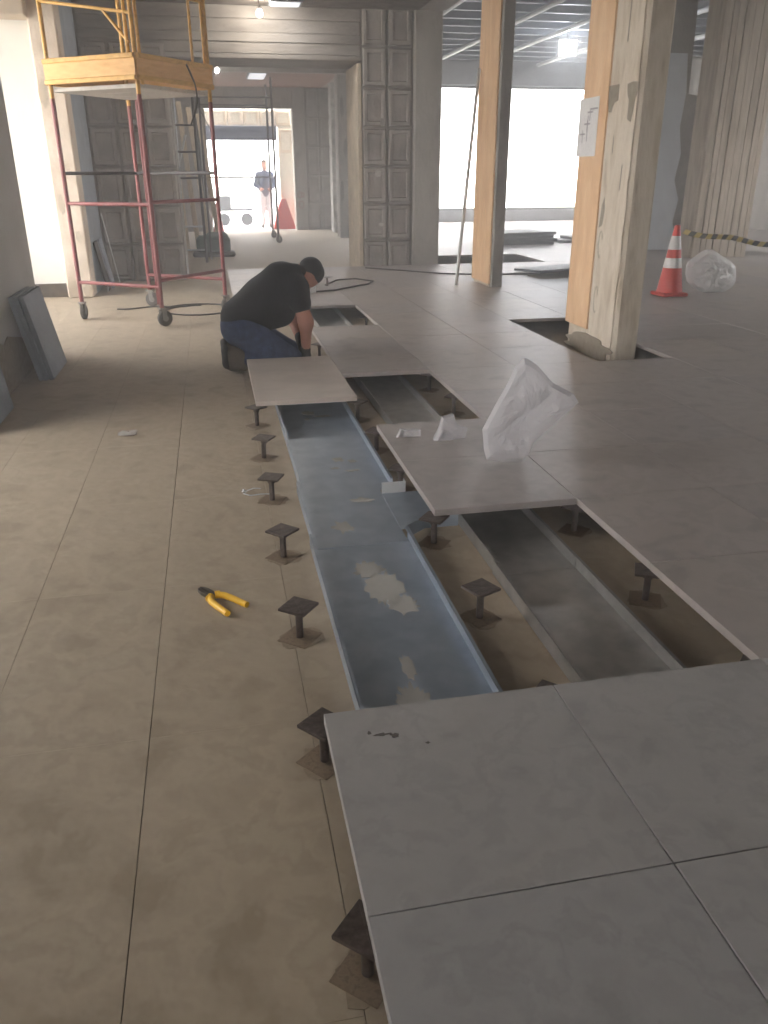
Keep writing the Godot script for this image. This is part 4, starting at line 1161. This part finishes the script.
func build_loose() -> void:
	# big clear bag
	var P := func(px: float, py: float) -> Vector2: return Vector2((px - 500) / 215.0, (463 - py) / 205.0)
	var ol := PackedVector2Array()
	for q in [[482, 432], [484, 450], [487, 461], [502, 463], [522, 463], [529, 455], [533, 444], [553, 426], [574, 407], [568, 399], [548, 389], [532, 373], [524, 368], [519, 366], [511, 374], [503, 392], [492, 412]]:
		ol.append(P.call(q[0], q[1]))
	var bag := solo("plastic_bag", pillow(ol, 0.085, 3, Transform3D(Basis(Vector3.UP, -0.2) * Basis(Vector3.RIGHT, -0.06), Vector3.ZERO), 0.036), M.film, "large clear plastic bag standing crumpled on the grey panel by the opening", "bag")
	bag.position = Vector3(1.035, 0.004, -2.28)
	var sm := solo("plastic_bag", pillow(PackedVector2Array([Vector2(-0.08, 0), Vector2(0.0, -0.005), Vector2(0.09, 0.0), Vector2(0.1, 0.05), Vector2(0.04, 0.07), Vector2(0.02, 0.13), Vector2(-0.04, 0.12), Vector2(-0.05, 0.06)]), 0.05, 5, Transform3D(Basis(Vector3.UP, 0.1), Vector3.ZERO), 0.025), M.film, "small crumpled plastic bag between the large bag and the smaller opening", "bag")
	sm.position = Vector3(0.90, 0.006, -2.65)
	sm = solo("plastic_bag", pillow(PackedVector2Array([Vector2(-0.07, 0), Vector2(0.06, 0.0), Vector2(0.055, 0.035), Vector2(0.0, 0.03), Vector2(-0.05, 0.045)]), 0.03, 6, Transform3D(Basis.IDENTITY, Vector3.ZERO), 0.02), M.film, "flat shiny plastic scrap at the panel edge above the wide tray", "bag")
	sm.position = Vector3(0.72, 0.004, -2.74)
	var wb := PackedVector2Array()
	for i in 22:
		var a := TAU * i / 22.0
		wb.append(Vector2(cos(a) * 0.29 - 0.07 * sin(a), maxf(0.0, 0.2 + sin(a) * 0.24 + 0.02 * sin(a * 5.0))))
	sm = solo("plastic_bag", pillow(wb, 0.16, 9, Transform3D.IDENTITY, 0.035), M.film_white, "white plastic bag on the floor beside the traffic cone", "bag")
	sm.position = Vector3(5.12, 0.005, -7.15)
	# cone, second cone off to the right, tape
	var g := "traffic cones"
	var c := thing("traffic_cone", "red traffic cone with two white bands behind the plastered column", "cone", Vector3(4.61, 0, -7.1), 0.0, g)
	sampled_cone(c)
	c = thing("traffic_cone", "red traffic cone holding the far end of the hazard tape", "cone", Vector3(7.2, 0, -6.6), 0.0, g)
	sampled_cone(c)
	c = thing("traffic_cone", "red and white traffic cone at the doorway beside the scaffold frame", "cone", Vector3(0.02, SL, -20.6), 0.0, g)
	sampled_cone(c)
	var tp := thing("hazard_tape", "yellow and black hazard tape strung from the traffic cone", "tape")
	var segs := 44
	for i in segs:
		var q := []
		for f in [float(i) / segs, float(i + 1) / segs]:
			var p := Vector3(4.65, 0.66, -7.06).lerp(Vector3(7.16, 0.66, -6.57), f)
			p.y -= 0.14 * sin(f * PI) + 0.015 * sin(f * 23.0)
			p.z += 0.02 * sin(f * 17.0)
			q.append(p)
		var st := MB.new()
		var up := Vector3(0, 0.026, 0.008 * sin(i))
		var sk: Vector3 = (q[1] - q[0]) * 0.5
		var th := Vector3(0, 0, 0.0006)
		st.quad(q[0] - up, q[1] - up, q[1] + up + sk, q[0] + up + sk)
		st.quad(q[1] - up - th, q[0] - up - th, q[0] + up + sk - th, q[1] + up + sk - th)
		part("yellow_stripe" if i % 2 == 0 else "black_stripe", st, M.tape_yellow if i % 2 == 0 else M.tape_black, tp)
	# pliers
	var pl := thing("pliers", "combination pliers with yellow handles lying open on the slab", "pliers", Vector3(-0.275, SL, -1.52), 0.0)
	var dir := Vector3(0.087, 0, 0.12).normalized()
	var sd := Vector3(-dir.z, 0, dir.x)
	for s in [-1, 1]:
		var b := MB.new()
		b.tube([dir * 0.012 + sd * s * 0.012 + Vector3(0, 0.014, 0), dir * 0.035 + sd * s * 0.028 + Vector3(0, 0.014, 0), dir * 0.08 + sd * s * 0.035 + Vector3(0, 0.0135, 0), dir * 0.125 + sd * s * 0.039 + Vector3(0, 0.0125, 0), dir * 0.145 + sd * s * 0.041 + Vector3(0, 0.0125, 0)], 0.0125, 0.011, 12)
		var h := part("handle", b, M.plier_yellow, pl)
		b = MB.new()
		b.tube([dir * 0.008 + sd * s * 0.008 + Vector3(0, 0.014, 0), dir * 0.018 + sd * s * 0.024 + Vector3(0, 0.014, 0)], 0.0138, -1, 12)
		part("finger_guard", b, M.plier_yellow, h)
		b = MB.new()
		var jaw := PackedVector2Array([Vector2(0.014, 0.0), Vector2(0.01, s * 0.016), Vector2(-0.04, s * 0.018), Vector2(-0.065, s * 0.012), Vector2(-0.07, s * 0.002), Vector2(-0.015, s * 0.002)])
		b.prism(jaw, 0.013, Transform3D(Basis(dir, -sd, Vector3.UP), Vector3(0, 0.006, 0)))
		part("jaw", b, M.plier_steel, pl)
	var pv := MB.new()
	pv.lathe([Vector2(0.008, 0.004), Vector2(0.008, 0.018), Vector2(0.0, 0.018)], 12, Transform3D(Basis.IDENTITY, dir * -0.008))
	part("pivot", pv, M.plier_steel, pl)
	# wire scrap, paper scraps, scuff
	var wr := MB.new()
	wr.tube([Vector3(0, 0.012, 0), Vector3(-0.03, 0.02, 0.01), Vector3(-0.06, 0.008, 0.0), Vector3(-0.08, 0.005, 0.03), Vector3(-0.05, 0.004, 0.06), Vector3(0.0, 0.004, 0.05), Vector3(0.05, 0.004, 0.06)], 0.0028, -1, 6)
	wr.tube([Vector3(-0.085, 0.004, 0.0), Vector3(-0.07, 0.012, 0.01), Vector3(-0.08, 0.02, 0.02)], 0.003, -1, 6)
	var ws := solo("wire_scrap", wr, M.alu, "twisted bit of pale wire at the foot of a pedestal", "wire")
	ws.position = Vector3(-0.045, SL, -2.53)
	var sc := solo("paper_scrap", pillow(PackedVector2Array([Vector2(-0.05, 0), Vector2(0.0, -0.002), Vector2(0.05, 0.0), Vector2(0.06, 0.025), Vector2(0.035, 0.028), Vector2(0.015, 0.018), Vector2(-0.02, 0.03), Vector2(-0.045, 0.018)]), 0.02, 15, Transform3D(Basis.IDENTITY, Vector3.ZERO), 0.01), M.dust, "small crumpled paper scrap lying on the bare slab", "paper")
	sc.position = Vector3(-0.735, SL + 0.006, -3.55)
	var lay := Basis(Vector3(1, 0, 0), Vector3(0, 0, -1), Vector3(0, 1, 0))
	var scuff := thing("scuff_mark", "dark scuff of dirt on the corner floor panel", "dirt", Vector3(0.125, 0.0, -0.49))
	for q in [[0.0, 0.0, 0.03, 0.008], [0.03, -0.008, 0.014, 0.01], [-0.028, 0.012, 0.008, 0.008], [0.1, -0.05, 0.008, 0.006]]:
		part("smear", blotch(q[2], q[3], 0.0006, int(q[0] * 1000) + 77, Transform3D(lay, Vector3(q[0], 0.0, -q[1])), 14, 0.6), M.rubber, scuff)
	# cords on the floor
	var ca := MB.new()
	var cp := []
	for i in 40:
		var f := i / 39.0
		var a := f * TAU * 1.35 + 2.6
		cp.append(Vector3(-0.38 + cos(a) * (0.42 - 0.1 * f), SL + 0.008, -8.15 + sin(a) * (0.45 - 0.12 * f)))
	for i in 10: cp.append(cp[39].lerp(Vector3(-1.25, SL + 0.008, -8.4), (i + 1) / 10.0) + Vector3(0, 0, 0.06 * sin(i)))
	ca.tube(cp, 0.009, -1, 6)
	solo("extension_cable", ca, M.cable, "dark power cord looped on the slab beside the scaffold casters", "cord")
	ca = MB.new()
	ca.tube([Vector3(0.92, 0.008, -8.2), Vector3(1.15, 0.008, -8.28), Vector3(1.4, 0.008, -8.55), Vector3(1.62, 0.008, -8.75), Vector3(1.72, 0.008, -9.0), Vector3(1.55, 0.008, -9.3), Vector3(1.3, 0.008, -9.2), Vector3(1.1, 0.008, -8.75)], 0.01, -1, 6)
	solo("extension_cable", ca, M.cable, "dark power cord on the raised panels beyond the worker's head", "cord")
	ca = MB.new()
	ca.tube([Vector3(1.9, 0.006, -10.5), Vector3(2.3, 0.006, -10.1), Vector3(2.75, 0.006, -9.6), Vector3(3.3, 0.006, -9.35), Vector3(4.0, 0.006, -9.3), Vector3(4.6, 0.006, -9.6)], 0.012, -1, 6)
	solo("extension_cable", ca, M.cable, "thin dark cord running along the floor past the slim orange column", "cord")
	var ad := MB.new()
	ad.cbox(Vector3(0, 0.045, 0), Vector3(0.11, 0.09, 0.06), 0.01)
	var ao := solo("power_adapter", ad, M.paper, "small white power box at the end of the cord by the worker's head", "power box")
	ao.position = Vector3(0.86, 0.0, -8.15)
	var lp := thing("floor_pedestal", "loose floor pedestal standing on top of the panels by the cord", "pedestal", Vector3(1.12, 0.0, -8.72), 0.0, "steel pedestals of the raised floor")
	var b := MB.new()
	b.tube([Vector3(0, 0.0, 0), Vector3(0, 0.1, 0)], 0.012)
	part("stem", b, M.ped, lp)
	b = MB.new()
	b.cbox(Vector3(0, 0.102, 0), Vector3(0.095, 0.004, 0.095), 0.001, Basis(Vector3.UP, PI / 4))
	part("head_plate", b, M.ped, lp)
	# rod leaning on the slim column
	b = MB.new()
	b.tube([Vector3(2.62, 0.0, -8.45), Vector3(2.912, 2.3, -8.78)], 0.02, -1, 6)
	solo("metal_rod", b, M.rod_white, "thin bright metal rod leaning against the slim orange column", "rod")
	b = MB.new()
	b.tube([Vector3(-1.44, SL, -10.75), Vector3(-1.59, 0.75, -10.9)], 0.009, -1, 6)
	solo("metal_rod", b, M.rod_white, "thin white rod leaning in front of the dark block pier", "rod")
	# panels leaning on the left wall
	var lean := [[-1.372, -5.375, "grey floor panel leaning on the wall, outermost of its stack", 0.0], [-1.408, -5.36, "grey floor panel leaning on the wall, middle of its stack", 0.0], [-1.444, -5.37, "grey floor panel leaning on the wall, innermost of its stack", 0.0], [-1.492, -4.02, "grey floor panel leaning alone on the wall before the stack", 0.0]]
	for q in lean:
		var p := thing("loose_square", q[2], "panel", Vector3(q[0], SL + 0.003, q[1]), 0.0, "floor panels leaning on the left wall")
		p.rotation = Vector3(0, 0.0, 0.195 if q[1] < -5 else 0.125)
		var bb := MB.new()
		bb.cbox(Vector3(-0.016, 0.30, 0), Vector3(0.032, 0.6, 0.6), 0.003)
		part("core", bb, M.grey_panel, p)
		bb = MB.new()
		bb.cbox(Vector3(-0.016, 0.3, 0.301), Vector3(0.028, 0.58, 0.003), 0.001)
		part("edge_trim", bb, M.grey_panel, p)
		bb = MB.new()
		bb.cbox(Vector3(-0.016, 0.3, -0.301), Vector3(0.028, 0.58, 0.003), 0.001)
		part("edge_trim", bb, M.grey_panel, p)
	for q in [[-1.55, -10.35, 0.12, 0.62, M.pale_board, "pale grey board leaning beside the cream pillar"], [-1.585, -10.12, 0.10, 0.6, M.dark_board, "dark brown board leaning against the cream pillar wall"]]:
		b = MB.new()
		b.cbox(Vector3(-0.01, q[3] / 2, 0), Vector3(0.02, q[3], 0.28), 0.003)
		var o := solo("timber_offcut", b, q[4], q[5], "board")
		o.position = Vector3(q[0] + 0.08, SL + 0.002, q[1])
		o.rotation.z = 0.17
	# lifted panel by the long opening and panel stacks in the window room
	b = MB.new()
	b.cbox(Vector3(0, 0.015, 0), Vector3(0.95, 0.03, 0.75), 0.003)
	var lf := solo("loose_square", b, M.grey_panel, "grey panel lying tilted on the floor behind the plastered column", "panel")
	lf.position = Vector3(4.3, 0.05, -9.35)
	lf.rotation = Vector3(-0.06, 0.1, 0.04)
	var lab := ["low stack of grey panels on the bright floor by the windows, lowest panel", "low stack of grey panels on the bright floor by the windows, second panel", "low stack of grey panels on the bright floor by the windows, third panel", "low stack of grey panels on the bright floor by the windows, top panel"]
	for i in 4:
		b = MB.new()
		b.cbox(Vector3(0, 0.025, 0), Vector3(1.2, 0.05, 0.9), 0.004)
		var o := solo("loose_square", b, M.grey_panel, lab[i], "panel", "panels stacked by the windows")
		o.position = Vector3(5.45 + 0.06 * (i % 2), i * 0.052, -14.2 - 0.04 * i)
		o.rotation.y = 0.06 * i
	for i in 2:
		b = MB.new()
		b.cbox(Vector3(0, 0.025, 0), Vector3(1.0, 0.05, 0.5), 0.004)
		var o := solo("loose_square", b, M.grey_panel, ["flat grey panel on the bright floor left alone near the plastered column", "upper of two grey panels on the bright floor near the plastered column"][i], "panel", "panels stacked by the windows")
		o.position = Vector3(6.75 + 0.25 * i, i * 0.052, -14.3)
	# outside the doorway: hand cart and red barrier
	var ct := thing("hand_cart", "dark two-wheeled hand cart outside the far doorway", "cart", Vector3(0.55, SL, -24.2))
	b = MB.new()
	b.cbox(Vector3(0, 0.42, 0), Vector3(1.0, 0.06, 0.5), 0.01)
	b.cbox(Vector3(-0.3, 0.62, 0), Vector3(0.4, 0.35, 0.4), 0.02)
	part("bed", b, M.cart_dark, ct)
	for s in [-1, 1]:
		var wv := MB.new()
		var xf := Transform3D(Basis(Vector3.RIGHT, PI / 2), Vector3(s * 0.32, 0.17, 0.28))
		wv.lathe([Vector2(0.0, -0.04), Vector2(0.15, -0.04), Vector2(0.17, -0.02), Vector2(0.17, 0.02), Vector2(0.15, 0.04), Vector2(0.0, 0.04)], 16, xf)
		part("wheel", wv, M.cart_dark, ct)
	bar(ct, "handle", Vector3(0.5, 0.45, 0.2), Vector3(0.55, 1.0, 0.2), 0.02, M.frame)
	bar(ct, "handle", Vector3(-0.5, 0.45, 0.2), Vector3(-0.5, 1.25, 0.2), 0.02, M.frame)
	bar(ct, "push_bar", Vector3(-0.5, 1.0, 0.2), Vector3(0.55, 1.0, 0.2), 0.018, M.frame)
	var rbm := MB.new()
	rbm.prism(PackedVector2Array([Vector2(-0.3, 0), Vector2(0.3, 0), Vector2(0.12, 0.55), Vector2(0.06, 0.75), Vector2(-0.06, 0.75), Vector2(-0.12, 0.6)]), 0.35, Transform3D(Basis.IDENTITY, Vector3(0, 0, -0.17)))
	var rbo := solo("road_barrier", rbm, M.cone_red, "red plastic barrier standing at the foot of the block screen", "barrier")
	rbo.position = Vector3(1.78, SL, -22.1)
	# lamps
	bulb(Vector3(0.62, 3.05, -10.5), "bare glowing bulb hanging in front of the beam")
	bulb(Vector3(0.16, 2.95, -15.6), "bare glowing bulb hanging in the hall behind the beam")
	flood(Vector3(7.4, 3.62, -17.0))
	for q in [[0.95, -10.55, "pale rectangular ceiling light before the beam", 0.35], [1.05, -18.6, "pale rectangular ceiling light in the hall behind the beam", 1.2], [0.55, -16.0, "pale rectangular ceiling light nearer the beam in the hall", 0.7]]:
		var l := thing("ceiling_light", q[2], "light", Vector3(q[0], 3.2, q[1]))
		part("frame", box(Vector3(-0.2, -0.05, -q[3] / 2), Vector3(0.2, 0, q[3] / 2), 0.005), M.frame, l)
		part("diffuser", box(Vector3(-0.17, -0.056, -q[3] / 2 + 0.03), Vector3(0.17, -0.045, q[3] / 2 - 0.03)), M.diffuser, l)
		var al := AreaLight3D.new()
		al.name = "glow"
		al.area_size = Vector2(0.34, q[3] - 0.06)
		al.light_energy = 0.4
		al.light_color = c8(235, 240, 248)
		al.shadow_enabled = true
		al.position = Vector3(0, -0.062, 0)
		al.rotation.x = -PI / 2
		l.add_child(al)

func bulb(at: Vector3, label: String) -> void:
	var l := thing("hanging_bulb", label, "light", at)
	var b := MB.new()
	b.tube([Vector3(0, 0.06, 0), Vector3(0, 3.2 - at.y, 0)], 0.006, -1, 6)
	part("flex", b, M.cable, l)
	b = MB.new()
	b.lathe([Vector2(0.02, 0.03), Vector2(0.02, 0.075), Vector2(0.0, 0.075)], 12, Transform3D.IDENTITY)
	part("socket", b, M.rubber, l)
	b = MB.new()
	b.lathe([Vector2(0.0, -0.06), Vector2(0.025, -0.055), Vector2(0.04, -0.03), Vector2(0.042, -0.01), Vector2(0.03, 0.02), Vector2(0.018, 0.035)], 16, Transform3D.IDENTITY)
	part("bulb", b, M.bulb, l)
	var om := OmniLight3D.new()
	om.name = "glow"
	om.light_energy = 0.6
	om.light_color = c8(255, 246, 232)
	om.omni_range = 30.0
	om.omni_attenuation = 2.0
	om.light_size = 0.04
	om.shadow_enabled = true
	l.add_child(om)

func flood(at: Vector3) -> void:
	var l := thing("floodlight", "glaring floodlight fixed under the joists near the windows", "light", at)
	var b := MB.new()
	b.cbox(Vector3(0, 0, -0.05), Vector3(0.42, 0.32, 0.08), 0.01)
	part("housing", b, M.frame, l)
	b = MB.new()
	b.cbox(Vector3(0, 0, -0.003), Vector3(0.38, 0.28, 0.01), 0.002)
	part("lens", b, M.bulb, l)
	bar(l, "bracket", Vector3(0, 0.15, -0.05), Vector3(0, 0.25, -0.05), 0.02, M.frame)
	var al := AreaLight3D.new()
	al.name = "glow"
	al.area_size = Vector2(0.38, 0.28)
	al.light_energy = 8.0
	al.light_color = c8(240, 246, 255)
	al.shadow_enabled = true
	al.position = Vector3(0, 0, 0.012)
	al.rotation.y = PI
	l.add_child(al)

func _ready() -> void:
	set_camera_and_light()
	materials()
	build_floor(get_node("camera"))
	build_walls()
	build_ceiling()
	build_columns()
	build_trays()
	build_pedestals()
	build_scaffold()
	build_worker()
	build_bystander()
	build_loose()
	for o in find_children("*", "MeshInstance3D", true, false):
		o.cast_shadow = GeometryInstance3D.SHADOW_CASTING_SETTING_ON
